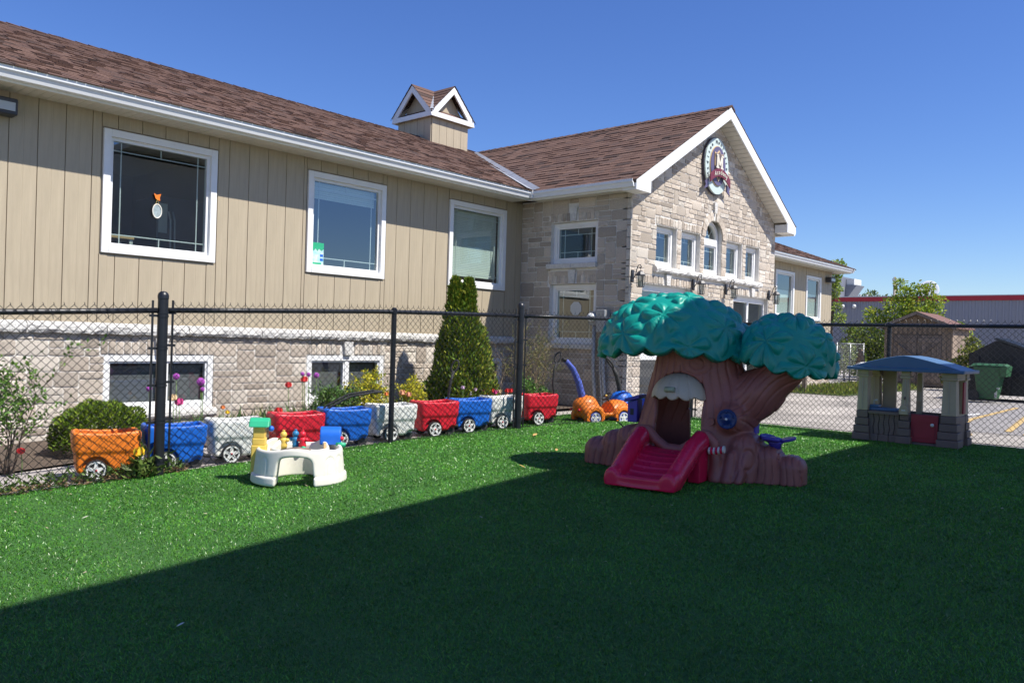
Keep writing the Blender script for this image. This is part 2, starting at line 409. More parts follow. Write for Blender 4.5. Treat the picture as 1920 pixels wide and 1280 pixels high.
# ------------------------------------------------------------------ the school building
SCH = thing('school_building', 'raised brown-roofed school building with tan siding, stone base and stone gable wing', 'building', (9, 10, 0))
EZ, RZ, RY = 3.78, 5.81, 14.4            # eave height, ridge height, ridge depth
HOLE_L = [(3.885, 5.311, 2.016, 3.477), (6.708, 8.135, 2.016, 3.477), (9.518, 10.945, 2.016, 3.477)]
HOLE_R = [(22.60, 23.93, 2.016, 3.41), (24.85, 26.05, 2.016, 3.41)]
HOLE_B = [(3.94, 5.35, .13, .81), (6.78, 8.20, .13, .82), (9.75, 10.98, .13, .80)]
HOLE_S = [(8.26, 9.28, 2.515, 3.254), (8.26, 9.28, 1.095, 2.150)]       # side of the gable wing, in y
HOLE_F = [(12.21, 12.91, 2.50, 3.22), (13.08, 13.77, 2.50, 3.22), (13.94, 14.64, 2.50, 3.55), (14.81, 15.51, 2.50, 3.22), (15.66, 16.32, 2.50, 3.22),
          (11.80, 13.43, -.05, 2.17), (15.20, 16.82, -.05, 2.17)]
def holes_boxes(u0, u1, z0, z1, holes):
    us = sorted({u0, u1, *[h[0] for h in holes], *[h[1] for h in holes]}); zs = sorted({z0, z1, *[h[2] for h in holes], *[h[3] for h in holes]})
    us = [u for u in us if u0 <= u <= u1]; zs = [z for z in zs if z0 <= z <= z1]; out = []
    for j in range(len(zs)-1):
        run = None
        for i in range(len(us)-1):
            cu, cz = (us[i]+us[i+1])/2, (zs[j]+zs[j+1])/2
            solid = not any(h[0] < cu < h[1] and h[2] < cz < h[3] for h in holes)
            if solid:
                if run is None: run = us[i]
            if run is not None and (not solid or i == len(us)-2):
                out.append((run, us[i+1] if solid else us[i], zs[j], zs[j+1])); run = None
    return out
XC, XG, YF = 11.406, 17.094, 7.587
b = MB()
for (u0, u1, z0, z1) in holes_boxes(-1, XC, 1.06, 3.70, HOLE_L): b.box(u0, u1, 10.0, 10.12, z0, z1)
for (u0, u1, z0, z1) in holes_boxes(XG, 27.0, 1.06, 3.70, HOLE_R): b.box(u0, u1, 10.0, 10.12, z0, z1)
b.box(26.88, 26.998, 10.12, 18.4, -.1, 3.70); b.box(-1, 26.9, 18.4, 18.5, -.1, 3.7)
b.build('siding_backing', M['seam'], SCH)
# vertical siding boards, each with a groove down its middle
def board(u0, u1, z0, z1, parent=SCH, stuff=None, y=9.999):
    um = (u0+u1)/2; g = .0011; t = .014
    if u1-u0 < .05: return
    prof = [(u0+g, y), (u0+g+.004, y-t), (um-.005, y-t), (um, y-t+.0015), (um+.005, y-t), (u1-g-.004, y-t), (u1-g, y)]
    mb = stuff if stuff is not None else MB()
    mb.prism([(x, yy, z0) for x, yy in prof], (0, 0, z1-z0))
    if stuff is None: mb.build('siding_board', M['siding'], parent)
def boards(x0, x1, z0, z1, holes, pitch, ph, stuff=None):
    k = math.floor((x0-ph)/pitch); 
    while ph+k*pitch < x1:
        a, c = max(x0, ph+k*pitch), min(x1, ph+(k+1)*pitch); cuts = sorted({a, c, *[h[i] for h in holes for i in (0, 1) if a < h[i] < c]})
        for i in range(len(cuts)-1):
            a2, c2 = cuts[i], cuts[i+1]; z = [(z0, z1)]
            for h in holes:
                if h[0] < (a2+c2)/2 < h[1]: z = [(z0, h[2]), (h[3], z1)]
            for q in z: board(a2, c2, q[0], q[1], stuff=stuff)
        k += 1
cas = lambda H, e=.02: [(h[0]-e, h[1]+e, h[2]-e, h[3]+e) for h in H]
boards(1.0, XC-.004, 1.19, 3.66, cas(HOLE_L), .2875, 2.90)
sb = MB(); boards(-1, 1.0, 1.19, 3.66, [], .2875, 2.90, sb); boards(XG+.004, 27.0, 1.19, 3.66, cas(HOLE_R), .2, .05, sb)
k = 10.12
while k < 18.4: sb.box(26.999, 27.014, k+.004, min(18.4, k+.28), .9, 3.66); k += .2875
sb.build('siding_boards', M['siding'], SCH, kind='stuff')
# interior: dividing walls, floors and ceilings that make the rooms behind the glass dark
b = MB()
b.box(-1, 26.9, 14.0, 14.1, -.9, 3.7); b.box(-1, 26.9, 10.13, 14.0, 1.06, 1.16); b.box(-1, 26.9, 10.13, 14.0, 3.69, 3.75)
b.box(-1, 26.9, 10.13, 14.0, -1.0, -.9); b.box(5.95, 6.05, 10.14, 14.0, 1.16, 3.69); b.box(8.85, 8.95, 10.14, 14.0, 1.16, 3.69)
b.box(XC, XC+.1, 10.13, 14, -.9, 3.69); b.box(XC+.2, XG-.2, 7.75, 10.1, 2.28, 2.36); b.box(XC+.2, XG-.2, 10.0, 10.1, -.2, 3.7)
b.box(XC+.2, XG-.2, 7.75, 10.1, 3.66, 3.7)
b.box(-1.1, -1, 10, 18.4, -1, 3.7); b.box(XC+.15, XG-.15, 7.74, 10, -.06, -.04)
b.build('room_wall', M['room'], SCH)

# ---- windows
UP = V3(0, 0, 1)
def window(org, r, n, w, h, casing=.085, proud=.022, deep=.075, pane=None, mull=(), grille=True, blind=None, sash=.04, gap=.11, fat=.013):
    """frame as the part; panes, sash, grille and blind as its pieces. org = lower corner of the frame, r to the right, n outwards"""
    r, n, org = np.asarray(r, float), np.asarray(n, float), np.asarray(org, float)
    P = lambda u, z, d: org+r*u+UP*z+n*d
    def bar(b, u0, u1, z0, z1, d0, d1):
        b.obox(P((u0+u1)/2, (z0+z1)/2, (d0+d1)/2), r*(u1-u0)/2, UP*(z1-z0)/2, n*(d1-d0)/2)
    b = MB(); c = casing
    bar(b, 0, c, 0, h, -deep, proud); bar(b, w-c, w, 0, h, -deep, proud)
    bar(b, c, w-c, h-c, h, -deep, proud-.001); bar(b, c, w-c, 0, c, -deep, proud+.006)
    for mu in mull: bar(b, mu-.03, mu+.03, c, h-c, -deep, proud-.012)
    fr = b.build('window', M['white'], SCH, bevel=.004)
    cells = [c]+[q for mu in mull for q in (mu-.03, mu+.03)]+[w-c]
    for k in range(0, len(cells), 2):
        u0, u1 = cells[k], cells[k+1]; s = sash
        b = MB()
        bar(b, u0, u0+s, c, h-c, -deep-.01, -.022); bar(b, u1-s, u1, c, h-c, -deep-.01, -.022)
        bar(b, u0+s, u1-s, h-c-s, h-c, -deep-.01, -.023); bar(b, u0+s, u1-s, c, c+s, -deep-.01, -.021)
        b.build('sash', M['white'], fr)
        a0, a1, z0, z1 = u0+s*.9, u1-s*.9, c+s*.9, h-c-s*.9; dp = -deep+.025
        MB_ = MB(); MB_.poly([P(a0, z0, dp), P(a1, z0, dp), P(a1, z1, dp), P(a0, z1, dp)]); MB_.build('pane', pane or M['glass'], fr)
        if grille:
            b = MB(); g = gap; t = fat/2; d0, d1 = dp-.016, dp-.008
            bar(b, a0+g-t, a0+g+t, z0, z1, d0, d1); bar(b, a1-g-t, a1-g+t, z0, z1, d0, d1)
            for zz in (z0+g, z1-g):
                bar(b, a0, a0+g-t, zz-t, zz+t, d0, d1); bar(b, a0+g+t, a1-g-t, zz-t, zz+t, d0, d1); bar(b, a1-g+t, a1, zz-t, zz+t, d0, d1)
            um = (a0+a1)/2
            bar(b, um-t, um+t, z0, z0+g-t, d0, d1); bar(b, um-t, um+t, z1-g+t, z1, d0, d1)
            b.build('grille', M['white'], fr)
        if blind:
            m_, f0, f1, slat = blind; b = MB(); Z0 = z0+(z1-z0)*f0; Z1 = z0+(z1-z0)*f1; z = Z0
            while z < Z1-1e-6:
                q = min(Z1, z+slat); bar(b, a0+.01, a1-.01, z+.0015, q-.0015, dp-.075-.004*((int(z/slat)) % 2), dp-.07); z = q
            b.build('blind', m_, fr, kind='stuff')
    return fr
X1, NY, NX = V3(1, 0, 0), V3(0, -1, 0), V3(-1, 0, 0)
for i, h in enumerate(HOLE_L):
    bl = [None, (M['blind'], .80, 1.0, .03), (M['blind'], .06, 1.0, .03)][i]
    window((h[0], 10.0-.016, h[2]), X1, NY, h[1]-h[0], h[3]-h[2], blind=bl)
for h in HOLE_R: window((h[0], 10.0-.016, h[2]), X1, NY, h[1]-h[0], h[3]-h[2], blind=(M['blind'], .0, .62, .03), grille=False)
for i, h in enumerate(HOLE_B):
    window((h[0]+.005, 10.0, h[2]+.0), X1, NY, h[1]-h[0]-.01, h[3]-h[2]-.005, casing=.075, proud=.0, mull=((h[1]-h[0])/2+(.0 if i else .05),), pane=M['glass_dark'],
           grille=False, blind=(M['greyblind'], 0, .93, .05), sash=.025)
for h in HOLE_S:
    window((XC+.075, h[1], h[2]), V3(0, -1, 0), NX, h[1]-h[0]-.005, h[3]-h[2]-.005, casing=.075, proud=0, sash=.03)
for i, h in enumerate(HOLE_F[:5]):
    top = 3.21 if i != 2 else 3.14
    window((h[0]+.004, YF+.08, h[2]+.004), X1, NY, h[1]-h[0]-.008, top-h[2]-.004, casing=.07, proud=0, sash=.03, gap=.08, fat=.011)
# the half-round light over the middle window
def arc_band(b, cx, cz, r0, r1, y0, y1, a0=0, a1=math.pi, n=14, tint=None):
    for i in range(n):
        t0, t1 = a0+(a1-a0)*i/n, a0+(a1-a0)*(i+1)/n
        q = [(cx+r*math.cos(t), y0, cz+r*math.sin(t)) for r, t in ((r0, t0), (r1, t0), (r1, t1), (r0, t1))]
        b.prism(q, (0, y1-y0, 0), tint)
b = MB(); cx, cz = 14.29, 3.20
arc_band(b, cx, cz, .275, .346, YF+.08, YF+.155); b.box(cx-.346, cx+.346, YF+.078, YF+.155, 3.141, 3.199)
aw = b.build('window', M['white'], SCH, label='half-round fanlight over the middle gable window')
b = MB(); b.poly([(cx+.28*math.cos(t), YF+.13, cz+.28*math.sin(t)) for t in np.linspace(0, math.pi, 15)]); b.build('pane', M['glass'], aw)
b = MB()
for t in (math.pi*.25, math.pi*.5, math.pi*.75):
    b.beam((cx+.09*math.cos(t), YF+.14, cz+.09*math.sin(t)), (cx+.275*math.cos(t), YF+.14, cz+.275*math.sin(t)), .011, .011, up=(0, 1, 0))
arc_band(b, cx, cz, .08, .092, YF+.135, YF+.146)
b.build('grille', M['white'], aw)
# entrance doors under the gable
for h in HOLE_F[5:]:
    w_ = h[1]-h[0]; b = MB(); y0, y1 = YF+.08, YF+.15
    for u in (0, w_*.5-.04, w_-.08): b.box(h[0]+u, h[0]+u+.08, y0, y1, 0, 2.12)
    b.box(h[0], h[1], y0-.002, y1, 2.05, 2.168)
    for u in (.08, w_*.5+.04):
        for z0, z1 in ((0, .12), (.85, .97)): b.box(h[0]+u, h[0]+u+w_*.5-.12, y0+.01, y1, z0, z1)
    dr = b.build('door', M['white'], SCH)
    for u in (.08, w_*.5+.04):
        b = MB(); b.poly([(h[0]+u, y0+.03, .1), (h[0]+u+w_*.5-.12, y0+.03, .1), (h[0]+u+w_*.5-.12, y0+.03, 2.06), (h[0]+u, y0+.03, 2.06)]); b.build('pane', M['glass'], dr)
        b = MB(); b.tube([(h[0]+u+(.06 if u > .2 else w_*.5-.18), y0-.03, .95), (h[0]+u+(.06 if u > .2 else w_*.5-.18), y0-.03, 1.3)], .012, 6); b.build('handle', M['iron'], dr)

# ---- stone walls: mortar bed with every stone proud of it
gz = lambda x: 5.69-.6*abs(x-14.24)          # roof surface of the gable wing
b = MB()
for q in holes_boxes(-1, XC-.001, -.5, 1.06, HOLE_B): b.box(q[0], q[1], 10.0, 10.13, q[2], q[3])
for q in holes_boxes(XG, 27.0, -.5, 1.06, []): b.box(q[0], q[1], 10.0, 10.13, q[2], q[3])
for q in holes_boxes(YF+.002, 9.998, -.5, 3.68, HOLE_S): b.box(XC, XC+.16, q[0], q[1], q[2], q[3])
for q in holes_boxes(XC, XG, -.5, 3.60, HOLE_F): b.box(q[0], q[1], YF, YF+.16, q[2], q[3])
b.prism([(XC, YF, 3.60), (XG, YF, 3.60), (XG, YF, gz(XG)-.2), (14.24, YF, gz(14.24)-.2), (XC, YF, gz(XC)-.2)], (0, .16, 0))
b.box(XG-.16, XG, YF+.16, 9.998, -.5, 3.68)
SW = b.build('stone_wall', M['mortar'], SCH)
def stone_mesh(seed):
    r = random.Random(seed); us = [-.5, -.38, r.uniform(-.15, .15), .38, .5]; n = 5; v = []; f = []
    for j, z in enumerate(us):
        for i, x in enumerate(us):
            e = i in (0, 4) or j in (0, 4); cn = i in (0, 4) and j in (0, 4)
            y = (-.45 if cn else -r.uniform(.55, .72)) if e else -r.uniform(.78, 1.30)
            v.append((x*(.965 if cn else 1)+(0 if e else r.uniform(-.04, .04)), y, z*(.955 if cn else 1)+(r.uniform(-.02, .02))))
    for j in range(4):
        for i in range(4): f.append((j*n+i, j*n+i+1, (j+1)*n+i+1, (j+1)*n+i))
    ring = [0, 1, 2, 3, 4, 9, 14, 19, 24, 23, 22, 21, 20, 15, 10, 5]; o = len(v)
    v += [(v[k][0], .2, v[k][2]) for k in ring]
    for k in range(16): f.append((ring[k], o+k, o+(k+1) % 16, ring[(k+1) % 16]))
    return v, f
SHAPES = [stone_mesh(s) for s in range(9)]
SME = {}
for mn in ('stone_taupe', 'stone_pale', 'stone_tan'):
    for k, (v, f) in enumerate(SHAPES):
        me = D.meshes.new('stone'); me.from_pydata(v, [], f); me.polygons.foreach_set('use_smooth', np.ones(len(f), bool)); me.materials.append(M[mn]); SME[mn, k] = me
def layout(u0, u1, z0, z1, blocked, seed, cu=.055, cz=.092, big=(.58, .34, .08), wr1=(3, 8)):
    r = random.Random(seed); nu, nz = int(round((u1-u0)/cu)), int(round((z1-z0)/cz)); cu, cz = (u1-u0)/nu, (z1-z0)/nz
    occ = np.zeros((nu, nz), bool)
    for i in range(nu):
        for j in range(nz):
            if blocked(u0+(i+.5)*cu, z0+(j+.5)*cz): occ[i, j] = True
    out = []
    for j in range(nz):
        i = 0
        while i < nu:
            if occ[i, j]: i += 1; continue
            h = r.choices((1, 2, 3), big)[0]; w = r.randint(*wr1) if h == 1 else r.randint(3, 7)
            run = 0
            while run < w and i+run < nu and not occ[i+run, j]: run += 1
            left = 0
            while i+run+left < nu and left < 3 and not occ[i+run+left, j]: left += 1
            if left < 3: run += left
            hh = 1
            while hh < h and j+hh < nz and not occ[i:i+run, j+hh].any(): hh += 1
            occ[i:i+run, j:j+hh] = True
            out.append((u0+i*cu, u0+(i+run)*cu, z0+j*cz, z0+(j+hh)*cz)); i += run
    return out
STONES = []      # (wall, u0, u1, z0, z1, look)
def inside(H, e=0): return lambda u, z: any(h[0]-e < u < h[1]+e and h[2]-e < z < h[3]+e for h in H)
PAL = ['stone_taupe']*9+['stone_pale']*6+['stone_tan']*6
def soldier(wall, u0, u1, z0, h=.165, w=.088, key=True):
    n = max(2, round((u1-u0)/w)); w = (u1-u0)/n; mid = (u0+u1)/2
    for k in range(n):
        a = u0+k*w
        if key and a < mid+.08 and a+w > mid-.08: continue
        STONES.append((wall, a, a+w, z0, z0+h+rnd.uniform(-.012, .012), rnd.choice(PAL)))
    return (u0, u1, z0, z0+h)
KEYS = MB()
def keystone(P, u, z0, h, wt=.085, wb=.055, d=.045):
    q = [P(u-wb, z0, 0), P(u+wb, z0, 0), P(u+wt, z0+h, 0), P(u-wt, z0+h, 0)]; n = P(u, z0, d)-P(u, z0, 0); KEYS.prism([V3(*p) for p in q], n)
Pl = lambda u, z, d: V3(u, 10.0-d, z); Ps = lambda u, z, d: V3(XC-d, u, z); Pf = lambda u, z, d: V3(u, YF-d, z)
WALLS = dict(long=(Pl, 0.0), side=(Ps, -math.pi/2), front=(Pf, 0.0))
blk = []
for h in HOLE_B:
    blk += [(h[0], h[1], h[2]-.12, h[3]), soldier('long', h[0]-.02, h[1]+.02, h[3]+.004)]
    keystone(Pl, (h[0]+h[1])/2, h[3]+.006, .2)
for q in layout(-.6, XC-.01, -.46, 1.06, inside(blk), 3): STONES.append(('long', *q, rnd.choice(PAL)))
for q in layout(XG+.02, 26.98, -.1, 1.06, inside([]), 5): STONES.append(('long', *q, rnd.choice(PAL)))
blk = []
for h in HOLE_S:
    blk += [(h[0], h[1], h[2]-.1, h[3]), soldier('side', h[0]-.03, h[1]+.03, h[3]+.004)]
    keystone(Ps, (h[0]+h[1])/2, h[3]+.006, .24)
blk += [(8.66, 8.84, 2.16, 2.43), (8.68, 8.90, 3.26, 3.60)]
for q in layout(YF+.06, 9.985, -.08, 3.66, inside(blk), 8): STONES.append(('side', *q, rnd.choice(['stone_taupe']*4+['stone_tan']*5)))
blk = [(h[0], h[1], h[2], h[3]) for h in HOLE_F]
for h in HOLE_F[:5]:
    if h[0] != 13.94: blk.append(soldier('front', h[0]-.02, h[1]+.02, h[3]+.004, .15, key=False))
for h in HOLE_F[5:]:
    blk.append(soldier('front', h[0]-.1, h[1]+.03, h[3]+.004, .15)); keystone(Pf, (h[0]+h[1])/2, h[3]+.006, .2)
blk.append((12.13, 16.36, 2.36, 2.5))
arch = lambda u, z: (u-14.29)**2+max(0, z-3.2)**2 < .50**2 and z > 3.1 and abs(u-14.29) < .50 and z > 3.2
ff = inside(blk); blkf = lambda u, z: ff(u, z) or arch(u, z) or z > gz(u)-.22 or (abs(u-14.29) < .07 and 3.65 < z < 3.9)
for q in layout(XC+.01, XG-.01, -.06, 5.5, blkf, 13, .05, .088, (.72, .26, .02), (2, 7)): STONES.append(('front', *q, rnd.choice(PAL+['stone_tan']*8)))
keystone(Pf, 14.29, 3.69, .2, .06, .045)
def project(p):
    d = Vector(p)-CAM; k = d.dot(_f); return (d.dot(_R)/k, d.dot(_U)/k) if k > .1 else (9, 9)
def px_size(s):
    P = WALLS[s[0]][0]; q = [project(P(u, z, 0)) for u, z in ((s[1], s[3]), (s[2], s[3]), (s[2], s[4]), (s[1], s[4]))]
    if min(a[0] for a in q) < -.62 or s[4] < float(GZ(P(s[1], 0, 0)[0])): return 0
    if s[0] == 'front' and s[4] < 2.0: return 0
    if s[0] == 'long' and s[1] > 12: return 0
    if s[0] == 'long' and 8.0 < s[1] < 9.5: return 0
    a = sum(q[i][0]*q[(i+1) % 4][1]-q[(i+1) % 4][0]*q[i][1] for i in range(4))/2
    return abs(a)
STONES.sort(key=px_size, reverse=True)
TINT = dict(stone_taupe=(.475, .405, .33), stone_pale=(.595, .535, .455), stone_tan=(.525, .455, .375))
rest = MB()
for k, s in enumerate(STONES):
    P, rz = WALLS[s[0]]; w, h = s[2]-s[1]-.013, s[4]-s[3]-.013; c = P((s[1]+s[2])/2, (s[3]+s[4])/2, 0)
    dp = rnd.uniform(.008, .017); sh = rnd.randrange(9); fx = rnd.choice((-1, 1))
    if s[0] == 'side': fx = 1
    if k < 296 and px_size(s) > 0:
        inst('stone', SME[s[5], sh], SW, tuple(c), (0, 0, rz), (w, dp, h))
    else:
        v, f = SHAPES[sh]; t = np.array(TINT[s[5]])*rnd.uniform(.82, 1.18)
        q = [P((s[1]+s[2])/2+(x*w if s[0] != 'side' else -x*w), (s[3]+s[4])/2+z*h, -y*dp) for x, y, z in v]
        rest.add(q, f, tuple(t))
# voussoirs over the arch, quoin edge
for i in range(11):
    t0, t1 = math.pi*(i+.04)/11, math.pi*(i+.96)/11
    if i == 5: continue
    q = [(14.29+r*math.cos(t), YF, 3.2+r*math.sin(t)) for r, t in ((.352, t0), (.49, t0), (.49, t1), (.352, t1))]
    rest.prism([V3(*p) for p in q], V3(0, -.028, 0), tuple(np.array(TINT[rnd.choice(PAL)])*rnd.uniform(.9, 1.15)))
k = -.06
while k < 3.65:
    h = rnd.choice((.1, .18, .2)); rest.box(XC-.026, XC+.012, YF-.028, YF+.055, k+.006, min(3.66, k+h)-.006, tuple(np.array(TINT['stone_pale'])*rnd.uniform(.85, 1.1))); k += h
rest.build('stones', M['stone_mix'], SW, kind='stuff', smooth=False)
KEYS.build('keystones', M['ledge'], SW, kind='stuff')
# rough white ledge and sills
def rough_slab(u0, u1, z0, z1, d, P, name, parent, seg=.05, m='ledge', amp=.012):
    n = max(2, int((u1-u0)/seg)); v = []; f = []; prof = [(0, z0), (d*.75, z0), (d, z0+(z1-z0)*.3), (d*.97, z0+(z1-z0)*.7), (d*.7, z1), (0, z1+.012)]
    for i in range(n+1):
        u = u0+(u1-u0)*i/n
        for j, (dd, z) in enumerate(prof):
            a = amp if 0 < j < 5 else 0
            v.append(P(u, z+rnd.uniform(-a, a)*.7, dd+rnd.uniform(-a, a)))
    m_ = len(prof)
    for i in range(n):
        for j in range(m_): f.append((i*m_+j, (i+1)*m_+j, (i+1)*m_+(j+1) % m_, i*m_+(j+1) % m_))
    f += [tuple(range(m_)), tuple(n*m_+k for k in range(m_-1, -1, -1))]
    return mk(name, np.array(v), f, M[m], parent, False)
x = -.6
while x < XC-.08:
    e = min(XC-.03, x+rnd.uniform(.75, 1.15)); rough_slab(x+.004, e-.004, 1.055, 1.178, .075, Pl, 'ledge_stone', SCH); x = e
x = XG+.01
while x < 26.95: e = min(27.02, x+1.2); rough_slab(x+.004, e-.004, 1.055, 1.178, .075, Pl, 'ledge_stone', SCH, .1); x = e
x = 12.13
while x < 16.3: e = min(16.36, x+.85); rough_slab(x+.003, e-.003, 2.385, 2.488, .085, Pf, 'sill', SCH); x = e
for h in HOLE_S:
    m_ = (h[0]+h[1])/2
    for a, c in ((h[0]-.02, m_-.004), (m_+.004, h[1]+.06)):
        b = MB(); b.box(XC-.07, XC+.07, a, c, h[2]-.095, h[2]-.004); b.build('sill', M['ledge'], SCH, bevel=.012)
for h in HOLE_B: rough_slab(h[0]-.03, h[1]+.03, h[2]-.11, h[2]-.004, .07, Pl, 'sill', SCH, .09, amp=.004)

# ---- roofs
SHC = [(.146, .088, .068), (.134, .082, .066), (.162, .098, .075), (.088, .060, .051), (.174, .108, .084), (.140, .091, .075)]
def shingles(O, eu, es, poly, parent, name, expo=.145, seed=1, wr=(.09, .22), wts=(5, 5, 4, 2, 2, 3)):
    r = random.Random(seed); eu, es, O = unit(eu), unit(es), np.asarray(O, float); n = np.cross(eu, es); b = MB(); b.any = True
    if n[2] < 0: n = -n
    smax_ = max(p[1] for p in poly); k = 0
    def urange(s):
        xs = []
        for i in range(len(poly)):
            (u0, s0), (u1, s1) = poly[i], poly[(i+1) % len(poly)]
            if (s0 <= s < s1) or (s1 <= s < s0): xs.append(u0+(u1-u0)*(s-s0)/(s1-s0))
        return (min(xs), max(xs)) if len(xs) > 1 else None
    while k*expo < smax_:
        s0, s1 = k*expo, min(smax_, (k+1)*expo+.01); ur = urange(min(s0+.5*expo, smax_-.001)); k += 1
        if not ur: continue
        u = ur[0]-r.uniform(0, .1)
        while u < ur[1]:
            w = r.uniform(*wr); a, c = max(u, ur[0]), min(u+w, ur[1]); u += w
            if c-a < .02: continue
            t = r.choice((.008, .010, .018)); e = .003
            Q = lambda uu, ss, h: O+eu*uu+es*ss+n*h
            b.add([Q(a+e, s0, t), Q(c-e, s0, t), Q(c-e, s1, .003), Q(a+e, s1, .003), Q(a+e, s0, 0), Q(c-e, s0, 0)],
                  [(0, 1, 2, 3), (4, 5, 1, 0), (4, 0, 3), (5, 2, 1)], tuple(np.array(r.choices(SHC, wts)[0])*r.uniform(.9, 1.1)))
    return b.build(name, M['shingle'], parent, kind='stuff')
mS = (RZ-EZ)/(RY-9.43); eS = unit(V3(0, 1, mS)); Ls = math.hypot(RY-9.43, RZ-EZ)
ymap = lambda y: (y-9.43)/(RY-9.43)*Ls
b = MB()
T = .05
def slab(b, pts, t=T): b.prism([V3(*p) for p in pts], (0, 0, -t))
yv = 9.43+(5.69-EZ)/mS
mz = lambda y: EZ+mS*(y-9.43)
slab(b, [(-.9, 9.43, EZ), (11.02, 9.43, EZ), (14.24, yv, 5.69), (14.24, RY, RZ), (4.1, RY, RZ)])
slab(b, [(17.46, 9.43, EZ), (27.45, 9.43, EZ), (22.5, RY, RZ), (14.24, RY, RZ), (14.24, yv, 5.69)])
slab(b, [(-.9, 19.4, EZ), (4.1, RY, RZ), (22.5, RY, RZ), (27.45, 19.4, EZ)]); slab(b, [(-.9, 9.43, EZ), (4.1, RY, RZ), (-.9, 19.4, EZ)])
slab(b, [(27.45, 9.43, EZ), (27.45, 19.4, EZ), (22.5, RY, RZ)])
for sgn in (-1, 1):
    xe = 14.24+sgn*3.19; slab(b, [(xe, 7.27, gz(xe)), (14.24, 7.27, 5.69), (14.24, yv, 5.69), (xe, 9.43, gz(xe))])
RF = b.build('roof', M['deck'], SCH)
shingles((-.9, 9.40, EZ+.002), X1, eS, [(0, 0), (11.88, 0), (15.05, ymap(yv)), (15.05, Ls), (5.0, Ls)], RF, 'shingles', seed=2)
shingles((17.46, 9.40, EZ+.002), X1, eS, [(0, 0), (9.99, 0), (5.04, Ls), (-3.2, Ls), (-3.2, ymap(yv))], RF, 'shingles', seed=3)
eG = unit(V3(1, 0, .6)); LG = 3.19*math.hypot(1, .6)
# left slope of the gable: courses run along y, up towards +x
shingles((11.05, 7.255, gz(11.05)+.002), V3(0, 1, 0), eG, [(0, 0), (2.2, 0), (yv-7.25, LG), (0, LG)], RF, 'shingles', seed=4, wr=(.16, .34), wts=(6, 3, 5, 1, 4, 3))
shingles((17.43, 7.255, gz(17.43)+.002), V3(0, 1, 0), unit(V3(-1, 0, .6)), [(0, 0), (2.2, 0), (yv-7.25, LG), (0, LG)], RF, 'shingles', seed=5)
shingles((27.45, 9.43, EZ+.002), V3(0, 1, 0), unit(V3(-1, 0, (RZ-EZ)/4.95)), [(0, 0), (9.97, 0), (4.97, 5.35)], RF, 'shingles', seed=6)
def caps(b, p, q, w=.13, L=.2, droop=.35):
    p, q = V3(*p), V3(*q); n = int(np.linalg.norm(q-p)/L); d = (q-p)/n; s = unit(np.cross(unit(d), UP))
    for i in range(n):
        a, c = p+d*i, p+d*(i+1.15); t = tuple(np.array(rnd.choice(SHC))*rnd.uniform(.7, 1))
        lift = .02; h = UP*(lift+.012); h2 = UP*(lift)
        b.add([a+h, c+h2, a+h+s*w-UP*w*droop, c+h2+s*w-UP*w*droop, a+h-s*w-UP*w*droop, c+h2-s*w-UP*w*droop, a, a+s*w-UP*(w*droop+.006), a-s*w-UP*(w*droop+.006)],
              [(0, 2, 3, 1), (0, 1, 5, 4), (0, 6, 7, 2), (0, 4, 8, 6)], t)
b = MB(); b.any = True
caps(b, (4.1, RY, RZ), (22.5, RY, RZ), droop=.41); caps(b, (14.24, 7.25, 5.69), (14.24, yv+.1, 5.69), droop=.6); caps(b, (-.9, 9.43, EZ), (4.1, RY, RZ), droop=.35); caps(b, (27.45, 9.43, EZ), (22.5, RY, RZ))
b.build('ridge_caps', M['shingle'], RF, kind='stuff')
b = MB()   # metal valley, in three lengths
V0, V1 = V3(11.04, 9.43, EZ+.018), V3(14.1, yv-.08, 5.62)
for i in range(3):
    a, c = V0+(V1-V0)*(i/3), V0+(V1-V0)*((i+1.03)/3); w = .17
    sA = V3(-w, w*.15, 0)*1.0; sB = V3(w*.25, w*.9, 0)
    sA = V3(-w, 0, .0); sB = V3(0, -w*.9, 0)
    up = UP*(.02+.004*i)
    b.add([a+up, c+up, c+sA+up*1.6, a+sA+up*1.6, c+sB+V3(0, 0, .02)+up, a+sB+V3(0, 0, .02)+up], [(0, 3, 2, 1), (0, 1, 4, 5)])
b.build('valley_flashing', M['flash'], RF)
# ---- gutters, soffits, barge boards
def gutter(p0, p1, out, name='gutter'):
    p0, p1, o = V3(*p0), V3(*p1), unit(out); b = MB()
    prof = [(0, 0), (.075, 0), (.085, .03), (.095, .055), (.115, .075), (.118, .118), (.108, .118), (.105, .085), (.01, .03), (0, .03)]
    q = [p0+o*a+UP*z for a, z in prof]; b.prism(q, p1-p0); return b.build(name, M['gutter'], SCH)
gutter((-.95, 9.535, 3.665), (10.985, 9.535, 3.665), (0, -1, 0)); gutter((17.55, 9.535, 3.665), (27.5, 9.535, 3.665), (0, -1, 0))
gutter((11.10, 7.30, 3.665), (11.10, 9.42, 3.665), (-1, 0, 0)); gutter((17.40, 7.30, 3.60), (17.40, 9.42, 3.60), (1, 0, 0)); gutter((27.46, 9.5, 3.665), (27.46, 19.3, 3.665), (1, 0, 0))
for q in ((-.95, 11.10, 9.535, 9.555, 3.64, 3.77), (17.4, 27.47, 9.535, 9.555, 3.64, 3.77), (11.10, 11.12, 7.32, 9.535, 3.64, 3.77), (17.38, 17.4, 7.32, 9.535, 3.6, 3.77), (27.44, 27.459, 9.555, 19.3, 3.64, 3.77), (10.97, 11.0, 9.40, 9.44, 3.66, 3.80)):
    b = MB(); b.box(*q); b.build('fascia', M['white'], SCH)
